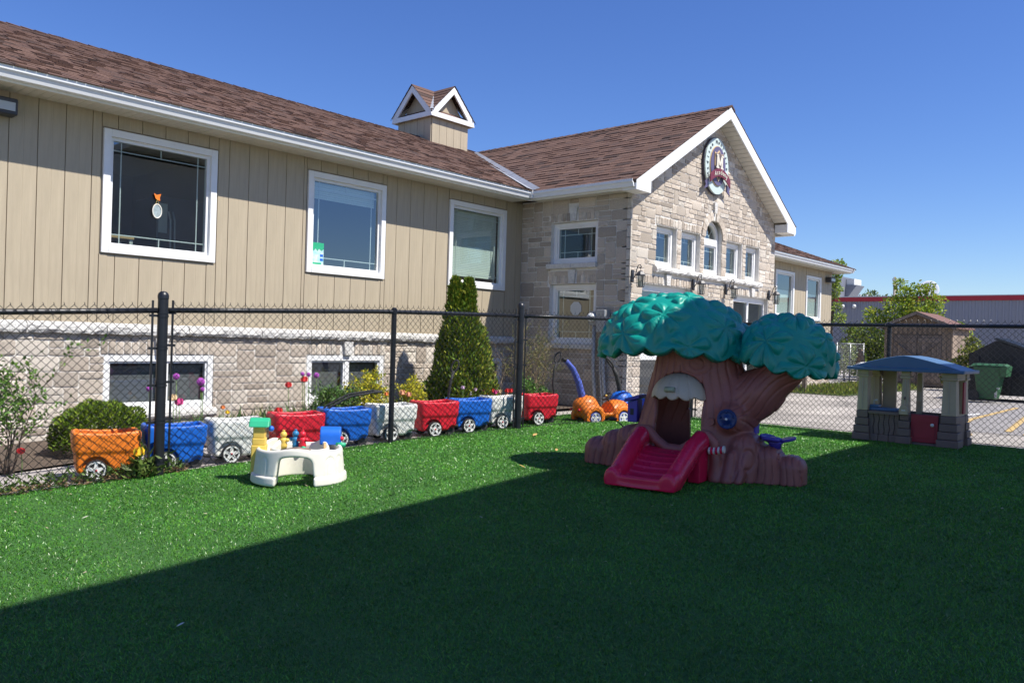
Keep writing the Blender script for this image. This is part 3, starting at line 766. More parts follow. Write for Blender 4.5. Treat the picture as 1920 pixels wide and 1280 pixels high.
def soffit_run(u0, u1, P, d0, d1, z, name, step=.3):
    b = MB(); u = u0
    while u < u1-.01:
        e = min(u1, u+step); m3 = (e-u)/3
        for k in range(3):
            a, c = u+k*m3+(.006 if k == 0 else .004), u+(k+1)*m3-.001
            q = [P(a, d0), P(c, d0), P(c, d1), P(a, d1)]; b.prism([V3(*p, z) for p in q], (0, 0, .02 if k else .018))
        u = e
    b.build(name, M['soffit'], SCH, kind='stuff')
soffit_run(-.95, 11.10, lambda u, d: (u, d), 9.556, 9.985, 3.655, 'soffit_panels'); soffit_run(17.4, 27.44, lambda u, d: (u, d), 9.556, 9.985, 3.655, 'soffit_panels')
soffit_run(7.32, 9.54, lambda u, d: (d, u), 11.121, 11.39, 3.655, 'soffit_panels', .28)
b = MB(); b.box(-1, 11.38, 9.55, 10.1, 3.70, 3.71); b.box(17.1, 27.4, 9.55, 10.1, 3.70, 3.71); b.box(11.12, 11.5, 7.33, 9.6, 3.70, 3.71); b.build('soffit_backing', M['seam'], SCH)
for sgn in (-1, 1):
    X = lambda d: 14.24+sgn*d; b = MB(); y0, y1 = 7.265, 7.29
    P_ = [(X(3.18), y0, 3.62), (X(2.74), y0, 3.62), (X(2.74), y0, gz(X(2.74))-.235), (14.24, y0, 5.69-.235), (14.24, y0, 5.69-.012), (X(3.18), y0, gz(X(3.18))-.012)]
    P_ = P_ if sgn < 0 else P_[::-1]
    b.prism([V3(*p) for p in P_], (0, y1-y0, 0)); b.build('barge_board', M['white'], SCH)
    b = MB(); b.box(min(X(3.165), X(2.76)), max(X(3.165), X(2.76)), 7.291, YF-.03, 3.625, 3.80); b.build('eave_return', M['white'], SCH)
    b = MB(); n = 26; L = 2.75
    for i in range(n):
        a, c = L*i/n+.012, L*(i+1)/n
        q = [(X(a), 7.291, gz(X(a))-.20), (X(c), 7.291, gz(X(c))-.20), (X(c), YF-.004, gz(X(c))-.20), (X(a), YF-.004, gz(X(a))-.20)]
        b.prism([V3(*p) for p in q], (0, 0, .015))
    b.build('soffit_panels', M['soffit'], SCH, kind='stuff')
    b = MB(); b.prism([V3(X(0), 7.291, gz(14.24)-.17), V3(X(3.1), 7.291, gz(X(3.1))-.17), V3(X(3.1), YF+.05, gz(X(3.1))-.17), V3(X(0), YF+.05, gz(14.24)-.17)], (0, 0, .01)); b.build('soffit_backing', M['seam'], SCH)
# ---- cupola on the ridge, with a cross-gabled roof
CX0, CX1, CY0, CY1 = 12.60, 13.80, 13.90, 15.10
b = MB(); b.box(CX0+.02, CX1-.02, CY0+.02, CY1-.02, 5.3, 6.30); CU = b.build('cupola', M['seam'], SCH)
b = MB()
for k in range(5):
    a, c = CX0+.02+(CX1-CX0-.04)*k/5, CX0+.02+(CX1-CX0-.04)*(k+1)/5; b.box(a+.004, c-.004, CY0, CY0+.02, 5.45, 6.22)
    a, c = CY0+.02+(CY1-CY0-.04)*k/5, CY0+.02+(CY1-CY0-.04)*(k+1)/5; b.box(CX0, CX0+.02, a+.004, c-.004, 5.45, 6.22); b.box(CX1-.02, CX1, a+.004, c-.004, 5.45, 6.22)
b.build('siding_boards', M['siding'], CU, kind='stuff')
ccx, ccy = (CX0+CX1)/2, (CY0+CY1)/2; ho = .70; zb, zp = 6.20, 7.0
tr = MB(); pn = MB(); sk = MB()
for dx, dy in ((0, -1), (-1, 0), (1, 0), (0, 1)):
    o = V3(dx, dy, 0); r = V3(-dy, dx, 0)
    if dy == -1: r = V3(1, 0, 0)
    C0 = V3(ccx, ccy, 0)
    P = lambda u, z, d: C0+r*u+o*d+UP*z
    def pr(b_, pts, d0, d1):
        q = [P(u, z, d1) for u, z in pts]; b_.prism(q, o*(d0-d1))
    pr(tr, [(-ho, zb), (ho, zb), (ho-.03, zb+.11), (-ho+.03, zb+.11)], ho-.04, ho)
    w = .12
    for sg in (-1, 1):
        p = [(sg*ho, zb+.112), (sg*(ho-.2), zb+.112), (0, zp-.16), (0, zp)]
        if sg > 0: p = p[::-1]
        pr(tr, p, ho-.04, ho-.0005*sg)
    pr(pn, [(-.58, zb+.05), (.58, zb+.05), (0, zp-.1)], ho-.24, ho-.20)
    sk.add([P(-.56, zb+.11, ho-.03), P(.56, zb+.11, ho-.03), P(.44, zb+.22, ho-.19), P(-.44, zb+.22, ho-.19)], [(0, 1, 2, 3)], tuple(SHC[0]))
tr.build('trim', M['white'], CU); pn.build('gable_panel', M['siding'], CU); sk.build('skirt_roof', M['shingle'], CU)
cs = MB(); cs.any = True; dk = MB()
for dx, dy in ((0, -1), (-1, 0), (1, 0), (0, 1)):
    o = V3(dx, dy, 0)
    for sg in (-1, 1):
        r = V3(-dy, dx, 0)*sg; n_ = 7
        zt = lambda u: zp+.03-(zp-zb-.08)*(u/ho)
        for k in range(n_):
            u0, u1 = ho*1.03*(1-k/n_), ho*1.03*(1-(k+1)/n_)
            d0a, d0b = u0, u1                 # valley at 45 degrees
            A, B = V3(ccx, ccy, 0)+r*u0+UP*zt(u0), V3(ccx, ccy, 0)+r*u1+UP*(zt(u1)+.0)
            q = [A+o*min(u0, ho+.02)+UP*.012, A+o*(ho+.02)+UP*.012, B+o*(ho+.02), B+o*min(u1, ho)]
            nn = np.cross(q[1]-q[0], q[2]-q[0]); fc = (0, 1, 2, 3) if nn[2] > 0 else (3, 2, 1, 0)
            cs.add(q, [fc], tuple(np.array(rnd.choice(SHC))*rnd.uniform(.85, 1.15)))
            cs.add([A+o*min(u0, ho)-UP*.01, A+o*(ho+.02)-UP*.01, A+o*(ho+.02)+UP*.012, A+o*min(u0, ho)+UP*.012], [(0, 1, 2, 3)], (.03, .02, .018))
cs.build('shingles', M['shingle'], CU, kind='stuff')
b = MB()
for sx, sy in ((-1, -1), (1, -1), (-1, 1), (1, 1)):
    a, c = V3(ccx+sx*.10, ccy+sy*.10, zp-.07), V3(ccx+sx*(ho-.01), ccy+sy*(ho-.01), zb+.155); s = V3(sx*.05, -sy*.05, 0)
    b.add([a-s, a+s, c+s, c-s], [(0, 1, 2, 3)])
b.build('flashing', M['flash'], CU)

# ---- unseen building inferred from its lawn shade; open form shaped to let skylight in
NB = thing('unseen_annex', 'unseen annex behind the camera, inferred from its shade on the lawn, open form made up for the light', 'building', (5, -4, 0))
M['annex'] = mat('pale_bounce_annex', (.62, .60, .56), .7, var=.1, scale=2)  # kept pale so the unseen walls bounce light onto the shaded lawn
b = MB(); b.box(8.3, 11.6, -6, -1.5, -.4, 5.6); b.build('wall', M['annex'], NB)  # solid block added to give the left window a dark reflection
yE = lambda x: -1.07+.075*x
b = MB(); b.prism([(1.2, -5.3, 7.45), (9.38, -5.3, 7.45), (9.38, yE(9.38), 7.45), (1.2, yE(1.2), 7.45)], (0, 0, .17)); b.box(8.85, 13.1, -6.3, -.74, 5.75, 5.92); b.build('roof', M['annex'], NB, kind='stuff')  # raised slabs: edges set to cast the lawn shade, sky left open below
for x in (1.5, 5.2):
    for y in (-4.9, yE(x)-.35): b = MB(); b.box(x-.09, x+.09, y-.09, y+.09, -.3, 7.45); b.build('column', M['annex'], NB)
# ------------------------------------------------------------------ plastics
def plastic(name, col, rough=.42, spec=.45, fade=.10):
    return mat(name, col, rough, var=fade, scale=5, bump=.12, bscale=160, spec=spec, rvar=.08, bdist=.004)
PL = dict(orange=plastic('orange_plastic', (.80, .205, .022)), blue=plastic('blue_plastic', (.012, .13, .58)), white=plastic('white_plastic', (.74, .74, .70)),
          red=plastic('red_plastic', (.66, .018, .038)), slide=plastic('crimson_plastic', (.72, .014, .07), .26, .5), trunk=plastic('bark_plastic', (.33, .115, .092), .45, .4, .16),
          canopy=plastic('teal_plastic', (.003, .27, .205), .42, .5), tan=plastic('tan_plastic', (.54, .45, .34)), purple=plastic('purple_plastic', (.07, .05, .36)),
          cream=plastic('cream_plastic', (.74, .71, .62), .5), yellow=plastic('yellow_plastic', (.72, .50, .10)), green=plastic('green_plastic', (.03, .40, .20)),
          sky=plastic('sky_blue_plastic', (.025, .19, .40)), roofblue=plastic('roof_blue_plastic', (.085, .165, .29), .4), brown=plastic('brown_plastic', (.205, .145, .12), .6),
          maroon=plastic('maroon_plastic', (.36, .035, .05), .5), darkblue=plastic('deep_blue_plastic', (.004, .028, .13), .35), stone=plastic('stone_tan_plastic', (.53, .42, .27), .55),
          wood=plastic('wood_tan_plastic', (.58, .36, .16), .5), lime=plastic('pale_lime_plastic', (.32, .36, .24), .5), periwinkle=plastic('periwinkle_plastic', (.10, .14, .52), .45),
          chrome=mat('silver_hubs', (.72, .72, .70), .28, spec=.6, var=.08), tyre=mat('dark_tyre', (.035, .035, .036), .7, var=.2, scale=20))
def fin(V, F, name, m, parent, kind=None, label=None): return mk(name, V, F, m, parent, True, kind=kind, label=label)
def put(t, loc, rz):
    t.location = loc; t.rotation_euler = (0, 0, rz)

# ---- the row of toy wagons behind the fence
def wagon_sdf(x, y, z):
    tp = 1+.25*(z-.28)                                   # flares slightly upwards
    X, Y = x/tp, y/tp
    up = s_box(X, Y, z, (0, 0, .325), (.268, .168, .115), .055)
    lo = s_box(X, Y, z, (.0, 0, .165), (.250, .152, .105), .035)
    d = smin(up, lo, .012)
    cav = s_box(X, Y, z, (0, 0, .40), (.230, .133, .185), .05)
    d = smax(d, -cav, .018)
    d = smax(d, z-(.412+.012*np.clip(np.abs(x)/.3, 0, 1)**2-.004*np.cos(x*14)*(np.abs(y) > .1)), .02)
    arch = np.sqrt((x+.09)**2+(z-.088)**2)-.112
    d = smax(d, -np.maximum(arch, .110-np.abs(y)), .012)
    nose = np.sqrt((x-.19)**2+(z-.05)**2)-.07
    d = smax(d, -np.maximum(nose, .09-np.abs(y)), .012)
    return d
WV, WF = sdf_mesh(wagon_sdf, (-.36, -.25, .05), (.36, .25, .47), .0125)
def wheel_parts(parent, c, side, r=.082, w=.05, hub='chrome', cap=None, tyre='tyre'):
    """five-spoke toy wheel; side -1 faces the camera"""
    c = V3(*c); a = V3(0, side, 0); b = MB()
    b.lathe([(r*.72, -w/2), (r*.97, -w/2), (r, -w*.25), (r, w*.25), (r*.97, w/2), (r*.80, w/2), (r*.78, w*.3), (r*.72, w*.3)], 24, c, a)
    wh = b.build('wheel', PL[tyre], parent, smooth=False, auto=.7)
    b = MB(); b.lathe([(r*.70, w*.32), (r*.86, w*.32), (r*.88, w*.52), (r*.74, w*.52), (r*.70, w*.40)], 24, c, a, cap=False)
    for k in range(5):
        t = 2*math.pi*k/5+.3; d = V3(math.cos(t), 0, math.sin(t)); s = V3(-math.sin(t), 0, math.cos(t))
        p0, p1 = c+d*r*.12+a*w*.44, c+d*r*.75+a*w*.46
        b.prism([p0-s*r*.20, p0+s*r*.20, p1+s*r*.13, p1-s*r*.13], -a*w*.16)
    b.lathe([(0.0001, w*.5), (r*.22, w*.48), (r*.26, w*.3)], 12, c, a, cap=False)
    b.build('rim', PL[hub], wh, auto=.6)
    b = MB(); b.lathe([(.0001, w*.58), (r*.10, w*.56), (r*.13, w*.46)], 10, c, a, cap=False); b.build('hub_cap', PL[cap or 'red'], wh)
    b = MB(); b.lathe([(r*.6, w*.1), (.0001, w*.1)], 16, c, a, cap=False); b.build('backing', PL['tyre'], wh)
    return wh
def make_wagon():
    t = thing('toy_wagon', 'x', 'toy wagon', (0, 0, 0), 'toy wagons parked along the fence')
    fin(WV, WF, 'body', PL['orange'], t)
    wheel_parts(t, (-.09, -.172, .090), -1, .090); wheel_parts(t, (-.09, .172, .090), 1, .090)
    for y in (-.075, .075):
        b = MB(); b.lathe([(.03, -.015), (.055, -.013), (.06, 0), (.055, .013), (.03, .015)], 16, (.19, y, .06), (0, 1, 0)); b.build('front_wheel', PL['tyre'], t, auto=.6)
    b = MB(); b.tube([(-.09, -.17, .088), (-.09, .17, .088)], .012, 8); b.box(-.08, .2, -.03, .03, .075, .10); b.build('chassis', PL['tyre'], t)
    b = MB(); b.tube([(.24, 0, .12), (.29, 0, .10), (.335, -.01, .10)], [.022, .018, .024], 8); b.build('hitch', PL['tyre'], t)
    return t
def recolor(t, pl):
    for ch in t.children:
        if ch.name.startswith('body'):
            ch.material_slots[0].link = 'OBJECT'; ch.material_slots[0].material = PL[pl]
FENX, FENY = [-2, 1.0, 3.33, 5.91, 7.98, 11.35], [7.75, 7.42, 7.15, 7.02, 6.97, 6.35]
FY = lambda x: float(np.interp(x, FENX, FENY))
WAG = [(2.96, 'orange', 'orange toy wagon in front of the round green shrub'), (3.55, 'blue', 'blue toy wagon behind the first thick black fence post'),
       (4.15, 'white', 'white toy wagon showing left of the play table tower'), (4.82, 'red', 'red toy wagon directly behind the cream play table'),
       (5.43, 'blue', 'blue toy wagon with a long black handle leaning over its side'), (6.06, 'white', 'white toy wagon just right of the slim fence post'),
       (6.72, 'red', 'red toy wagon between a white and a blue one, in front of the yellow shrubs'), (7.29, 'blue', 'blue toy wagon with an upright black loop handle below the cone shrub'),
       (7.92, 'white', 'white toy wagon half hidden by the second thick black fence post'), (8.60, 'red', 'red toy wagon with tall bent black handle next to the orange push car')]
proto = make_wagon(); wagons = []
for i, (wx, colr, lab) in enumerate(WAG):
    x = wx+.045; y = (FY(wx) if wx < 8 else 6.93)+.275+rnd.uniform(-.015, .02); z = float(GZ(wx))-.006; rz = math.radians(rnd.uniform(-19, -12))
    w = proto if i == 0 else copy_tree(proto, (x, y, z), rz)
    w['label'] = lab; put(w, (x, y, z), rz); wagons.append(w)
for w, q in zip(wagons, WAG): recolor(w, q[1])
def add_handle(w, pts, loop=True, r=.014):
    ORG[w.name] = (0, 0, 0); b = MB(); b.tube(pts, r, 8)
    p, d = V3(*pts[-1]), unit(V3(*pts[-1])-V3(*pts[-2]))
    if loop:
        s = V3(.8, -.6, 0) if abs(d[2]) > .5 else unit(V3(.2, -1, .1)); b.tube([p+d*(.065-.075*math.cos(a)*1.0)+s*.042*math.sin(a) for a in np.linspace(0, 2*math.pi, 18)[:-1]], .011, 7, closed=True)
    b.build('handle', PL['tyre'], w, smooth=True)
add_handle(wagons[4], [(-.30, -.02, .10), (-.34, -.06, .24), (-.22, -.10, .42), (.02, -.14, .55), (.28, -.17, .595), (.37, -.17, .60)], False, .013)
add_handle(wagons[4], [(-.31, .02, .10), (-.36, -.02, .25), (-.23, -.06, .44), (.01, -.10, .57), (.27, -.14, .613), (.37, -.17, .60)], False, .013)
add_handle(wagons[7], [(-.25, .06, .2), (-.262, .05, .45), (-.245, .04, .62), (-.21, .03, .76)], True, .018)
add_handle(wagons[9], [(.33, -.02, .13), (.29, -.03, .30), (.25, -.03, .55), (.26, -.03, .74), (.30, -.03, .86)], True, .014)

# ---- orange push car with purple-blue handle
PC = thing('push_car', 'orange toy push car with a long purple handle beside the red wagon', 'toy car', (0, 0, 0))
def car_sdf(x, y, z):
    body = s_box(x, y, z, (0, 0, .17), (.40, .17, .09), .07)
    rear = s_ell(x, y, z, (-.26, 0, .26), (.20, .165, .145)); hood = s_ell(x, y, z, (.26, 0, .215), (.22, .165, .125))
    d = smin(smin(body, rear, .06), hood, .06)
    for fx in (-.22, .27):
        fen = np.maximum(np.abs(np.sqrt((x-fx)**2+(z-.10)**2)-.125)-.03, np.abs(np.abs(y)-.165)-.045); d = smin(d, fen, .03)
    seat = s_box(x, y, z, (-.0, 0, .36), (.12, .135, .21), .05); d = smax(d, -seat, .03)
    door = s_box(x, y, z, (.03, 0, .32), (.085, .4, .16), .04); d = smax(d, -door, .02)
    for fx in (-.22, .27): d = smax(d, -np.maximum(np.sqrt((x-fx)**2+(z-.085)**2)-.10, .13-np.abs(y)), .01)
    return d
V, F = sdf_mesh(car_sdf, (-.52, -.26, .04), (.52, .26, .48), .014); fin(V, F, 'body', PL['orange'], PC)
for fx in (-.22, .27):
    for sd in (-1, 1): wheel_parts(PC, (fx, sd*.185, .088), sd, .088, .05, cap='chrome', tyre='periwinkle')
b = MB(); b.tube([(-.32, 0, .26), (-.34, 0, .42), (-.40, 0, .60), (-.50, 0, .78), (-.60, 0, .88), (-.64, 0, .90)], [.05, .055, .05, .042, .036, .03], 10); b.build('push_handle', PL['periwinkle'], PC, smooth=True)
b = MB(); b.tube([(-.645, -.04, .90), (-.665, 0, .92), (-.645, .04, .90)], .028, 8); b.build('grip', PL['tyre'], PC, smooth=True)
b = MB(); C = V3(.10, 0, .385); ax = unit(V3(-.6, 0, .8)); fx_, fy_, _ = frame_of(ax)
b.tube([C+.075*(math.cos(a)*fx_+math.sin(a)*fy_) for a in np.linspace(0, 2*math.pi, 21)[:-1]], .012, 7, closed=True); b.tube([C-fx_*.07, C+fx_*.07], .012, 6); b.tube([C, C+V3(.06, 0, -.10)], .015, 6)
b.build('steering_wheel', PL['tyre'], PC, smooth=True)
b = MB(); b.sphere(C+ax*.012, .02, 10, 6); b.build('horn', PL['yellow'], PC, smooth=True)
for y in (-.10, .10):
    b = MB(); b.sphere((.425, y, .20), (.018, .035, .03), 10, 6); b.build('headlight', PL['cream'], PC, smooth=True)
    b = MB(); b.sphere((-.445, y, .20), (.015, .03, .022), 10, 6); b.build('tail_light', PL['red'], PC, smooth=True)
put(PC, (9.68, 6.86, -.04), math.radians(-20))
BC = thing('push_car', 'blue toy push car with black loop handle, mostly behind the orange push car', 'toy car', (0, 0, 0))
V, F = sdf_mesh(lambda x, y, z: car_sdf(x, y, z)-.004, (-.52, -.26, .04), (.52, .26, .48), .018); fin(V, F, 'body', PL['blue'], BC)
for fx in (-.22, .27):
    for sd in (-1, 1): wheel_parts(BC, (fx, sd*.185, .088), sd, .088, .05, cap='chrome')
b = MB(); b.tube([(-.30, 0, .3), (-.31, 0, .46), (-.38, 0, .64), (-.47, 0, .78)], [.04, .042, .036, .026], 10)
P0, d = V3(-.47, 0, .78), unit(V3(-.6, 0, .62)); b.tube([P0+d*(.09-.1*math.cos(a))+V3(.2, 1, .1)*.05*math.sin(a) for a in np.linspace(0, 2*math.pi, 20)[:-1]], .016, 7, closed=True)
b.build('push_handle', PL['tyre'], BC, smooth=True)
put(BC, (11.05, 7.2, -.03), math.radians(-12))

# ---- cream play table
TB = thing('play_table', 'cream ring-shaped toddler play table with yellow tower and blue barrel roof', 'play table', (0, 0, 0))
def table_sdf(x, y, z):                 # local frame: -y faces the camera
    r = np.sqrt(x*x+y*y); th = np.arctan2(x, -y)         # 0 = towards the camera
    Ro = .385-.10*(z-.05)+.018*(z < .075)
    back = np.clip((np.abs(th)-1.6)/.5, 0, 1); back = back*back*(3-2*back)
    hump = .05*np.exp(-((th-2.3)/.35)**2)+.05*np.exp(-((th+2.3)/.35)**2)+.03*np.exp(-(th/.45)**2)
    top = .285+hump
    d = smax(smax(r-Ro, .215-r, .012), smax(z-top, -z, .01), .022)
    tray = smax(smax(r-(Ro-.032), .25-r, .01), .245-z, .01)
    tray = smax(tray, .50-np.abs(th)*1.0, .02)
    d = smax(d, -tray, .015)
    w = .155-.12*np.clip(z-.05, 0, .3)
    arch = smax(np.abs(x)-w, z-(.245-1.1*x*x), .05)
    d = smax(d, -np.maximum(arch, y), .022)
    for t0 in (-1.15, -.80, .86, 1.2, 1.7, -1.6):      # arched relief panels
        u = (th-t0)*.37; e = np.sqrt(u*u+np.maximum(z-.185, 0)**2); e = np.where(z > .185, e, np.abs(u))
        d = d+np.where((z > .07) & (z < .245), .006*np.exp(-((e-.045)/.007)**2), 0)*(r > .3)
    d = d+.005*np.exp(-((z-.075)/.007)**2)*(r > .3)
    return d
V, F = sdf_mesh(table_sdf, (-.43, -.43, -.02), (.43, .43, .40), .0095); fin(V, F, 'ring', PL['cream'], TB)
b = MB()
for q in ((.062, .055, .05, .30), (.056, .05, .30, .36), (.05, .045, .36, .46)): b.box(-.345-q[0], -.345+q[0], .02-q[1], .02+q[1], q[2], q[3])
tw = b.build('tower', PL['yellow'], TB, bevel=.008)
b = MB(); b.prism([(-.43, -.05, .455), (-.43, .09, .455), (-.43, .06, .52), (-.43, .02, .535), (-.43, -.025, .505)], (.17, 0, 0)); b.build('tower_roof', PL['green'], tw, bevel=.01)
b = MB(); b.sphere((-.26, .09, .43), .026); b.build('knob', PL['blue'], TB, smooth=True)
b = MB(); n = 12; pts = [(.085*math.cos(a), .085*math.sin(a)) for a in np.linspace(0, math.pi, n)]
b.prism([V3(.155, .20+p[0], .36+p[1]*1.0) for p in pts]+[V3(.155, .115, .29), V3(.155, .285, .29)], (.18, 0, 0)); b.build('barrel_roof', PL['blue'], TB, bevel=.008, auto=.5)
b = MB(); b.tube([(.30, .13, .30), (.38, .11, .29)], .02, 8); b.build('peg', PL['green'], TB, smooth=True)
b = MB(); b.sphere((.345, .14, .345), .02); b.build('knob', PL['red'], TB, smooth=True)
for (x, y, c) in ((-.16, .15, 'yellow'), (-.065, .22, 'sky'), (.0, .19, 'red')):
    b = MB(); b.lathe([(.030, .25), (.034, .28), (.026, .31), (.036, .33), (.022, .345)], 12, (x, y, 0)); b.sphere((x, y, .372), .030); b.sphere((x+.035, y-.01, .325), .018, 8, 6); b.sphere((x-.035, y+.01, .325), .018, 8, 6)
    f_ = b.build('figure', PL[c], TB, smooth=True)
    b = MB(); b.tube([(x, y, .398), (x, y, .414)], .012, 8); b.build('knob', PL[c], f_)
b = MB(); pts = [(.05*math.cos(a), .05*math.sin(a)) for a in np.linspace(0, math.pi, 9)]
b.prism([V3(.205, -.03+p[0], .27+p[1]*1.25) for p in pts]+[V3(.205, -.08, .24), V3(.205, .02, .24)], (.02, 0, 0)); b.build('toy_door', PL['wood'], TB, bevel=.004)
b = MB(); b.tube([(-.12, -.31, .297), (0, -.335, .318), (.12, -.31, .303)], .012, 6); b.build('vine', PL['brown'], TB, smooth=True)
b = MB(); b.sphere((-.24, -.17, .25), (.03, .025, .012)); b.sphere((-.21, -.19, .25), (.02, .02, .012)); b.sphere((.06, -.30, .32), (.02, .02, .012)); b.build('leaf', PL['green'], TB, smooth=True)
put(TB, (4.06, 6.05, -.141), math.radians(-40))

# ---- the tree play house with slide
TP = thing('tree_climber', 'brown plastic tree climber with teal canopy and red slide on the lawn', 'play structure', (0, 0, 0))
def trunk_sdf(x, y, z, fine=True):
    cu = .0+.045*z
    a = .625-.215*z+.10*np.exp(-z/.10)*0+.03*np.clip(z-1.0, 0, 1); bb = .36-.10*z
    rr = np.sqrt(((x-cu)/a)**2+(y/bb)**2); k1 = np.minimum(a, bb)
    col = (rr-1)*k1*1.05
    d = smax(col, z-1.32, .05)
    br = s_cap(x, y, z, (.36, 0, .58), (.62, -.01, .77), .225, .19); br2 = s_cap(x, y, z, (.62, -.01, .77), (.93, -.02, 1.08), .19, .155)
    d = smin(d, smin(br, br2, .08), .10)
    def lump(c, h, r): return s_box(x, y, z, c, h, r)
    roots = lump((-.905, -.02, .06), (.155, .15, .20), .13)
    roots = smin(roots, lump((-.72, -.03, .10), (.14, .165, .245), .13), .025)
    roots = smin(roots, lump((-.54, -.03, .12), (.16, .19, .285), .13), .025)
    rt2 = lump((.915, -.03, .05), (.125, .15, .205), .115)
    rt2 = smin(rt2, lump((.72, -.05, .10), (.13, .17, .225), .11), .02)
    rt2 = smin(rt2, lump((.54, -.08, .15), (.14, .19, .265), .12), .02)
    d = smin(d, smin(roots, rt2, .02), .035)
    toes = None
    for u, v, r in ((.355, -.33, .062), (.45, -.335, .058), (.54, -.30, .055)):
        t = s_cap(x, y, z, (u, v-.03, .02), (u+.01, v+.06, .22), r, r*.8); toes = t if toes is None else smin(toes, t, .015)
    d = smin(d, toes, .03)
    eye = np.sqrt(s_cap(x, y, z, (.435, -.2, .55), (.435, -.315, .55), .10)**2+0); d = smin(d, s_cap(x, y, z, (.435, -.1, .55), (.435, -.225, .55), .125), .05)
    # hollow, mouth, back opening
    inn = smax((np.sqrt(((x-cu)/(a-.07))**2+(y/(bb-.06))**2)-1)*k1, z-.98, .05); d = smax(d, -smax(inn, .10-z, .02), .02)
    m = smax(np.abs(x+.035)-(.232+.015*np.sin(z*9)), smax(.20-z, np.sqrt((x+.035)**2*.8+np.maximum(z-.70, 0)**2)-.225, .03), .04)
    d = smax(d, -np.maximum(m, y+.02), .025)
    mb = smax(np.abs(x-.06)-.17, smax(.16-z, z-.72, .08), .06); d = smax(d, -np.maximum(mb, -y), .02)
    # collar at the top of the slide
    P = [(-.43, .34), (-.36, .405), (-.28, .405), (-.20, .32), (-.10, .255), (.04, .25), (.13, .31), (.20, .395), (.27, .40), (.335, .34), (.355, .18), (.35, .03)]
    for i in range(len(P)-1):
        c = s_cap(x, y, z, (P[i][0], -.365, P[i][1]), (P[i+1][0], -.365, P[i+1][1]), .042); col_ = c if i == 0 else np.minimum(col_, c)
    slab = s_box(x, y, z, (-.05, -.22, .14), (.36, .15, .10), .03)
    d = smin(d, slab, .03); d = smin(d, col_, .035)
    d = smax(d, -z, .005)
    if fine:
        # carved wood grain
        wv = .35*np.sin(z*7+x*3)+.25*np.sin(z*15+1.7)*np.cos(x*6)
        q = (x-cu)/a*6.0+wv*.8
        t1 = ((x-.36)*.77+(z-.58)*.64); q2 = (-(x-.36)*.64+(z-.58)*.77)*14+.5*np.sin(t1*9)
        wgt = np.clip((x-.40)/.12, 0, 1)*np.clip((z-.50)/.1, 0, 1)
        rootw = np.clip((.42-z)/.06, 0, 1)*np.clip((np.abs(x-.05)-.42)/.06, 0, 1)
        q3 = x*17+.5*np.sin(z*8+x*5)
        q = np.where(rootw > .5, q3, np.where(wgt > .5, q2, q))
        g = np.exp(-(np.sin(math.pi*q)/.27)**2)
        g = g*(np.clip((z-.42)/.05, 0, 1)+rootw)
        k = np.sqrt(((x-.60)/.045)**2+((z-.20)/.085)**2); g = np.where(k < 1.6, np.exp(-((k-1)/.14)**2), g)
        k = np.sqrt(((x+.56)/.04)**2+((z-.16)/.08)**2); g = np.where(k < 1.5, np.exp(-((k-1)/.15)**2), g)
        k = np.sqrt(((x-.12)/.10)**2+((z-1.02)/.08)**2); g = np.where(k < 1.5, np.exp(-(np.sin(k*5)/.25)**2), g)
        d = d+.0125*g*np.clip(np.abs(d)*-40+1.2, 0, 1)
    return d
V, F = sdf_mesh(trunk_sdf, (-1.12, -.50, -.02), (1.18, .44, 1.40), .0108); fin(V, F, 'trunk', PL['trunk'], TP)
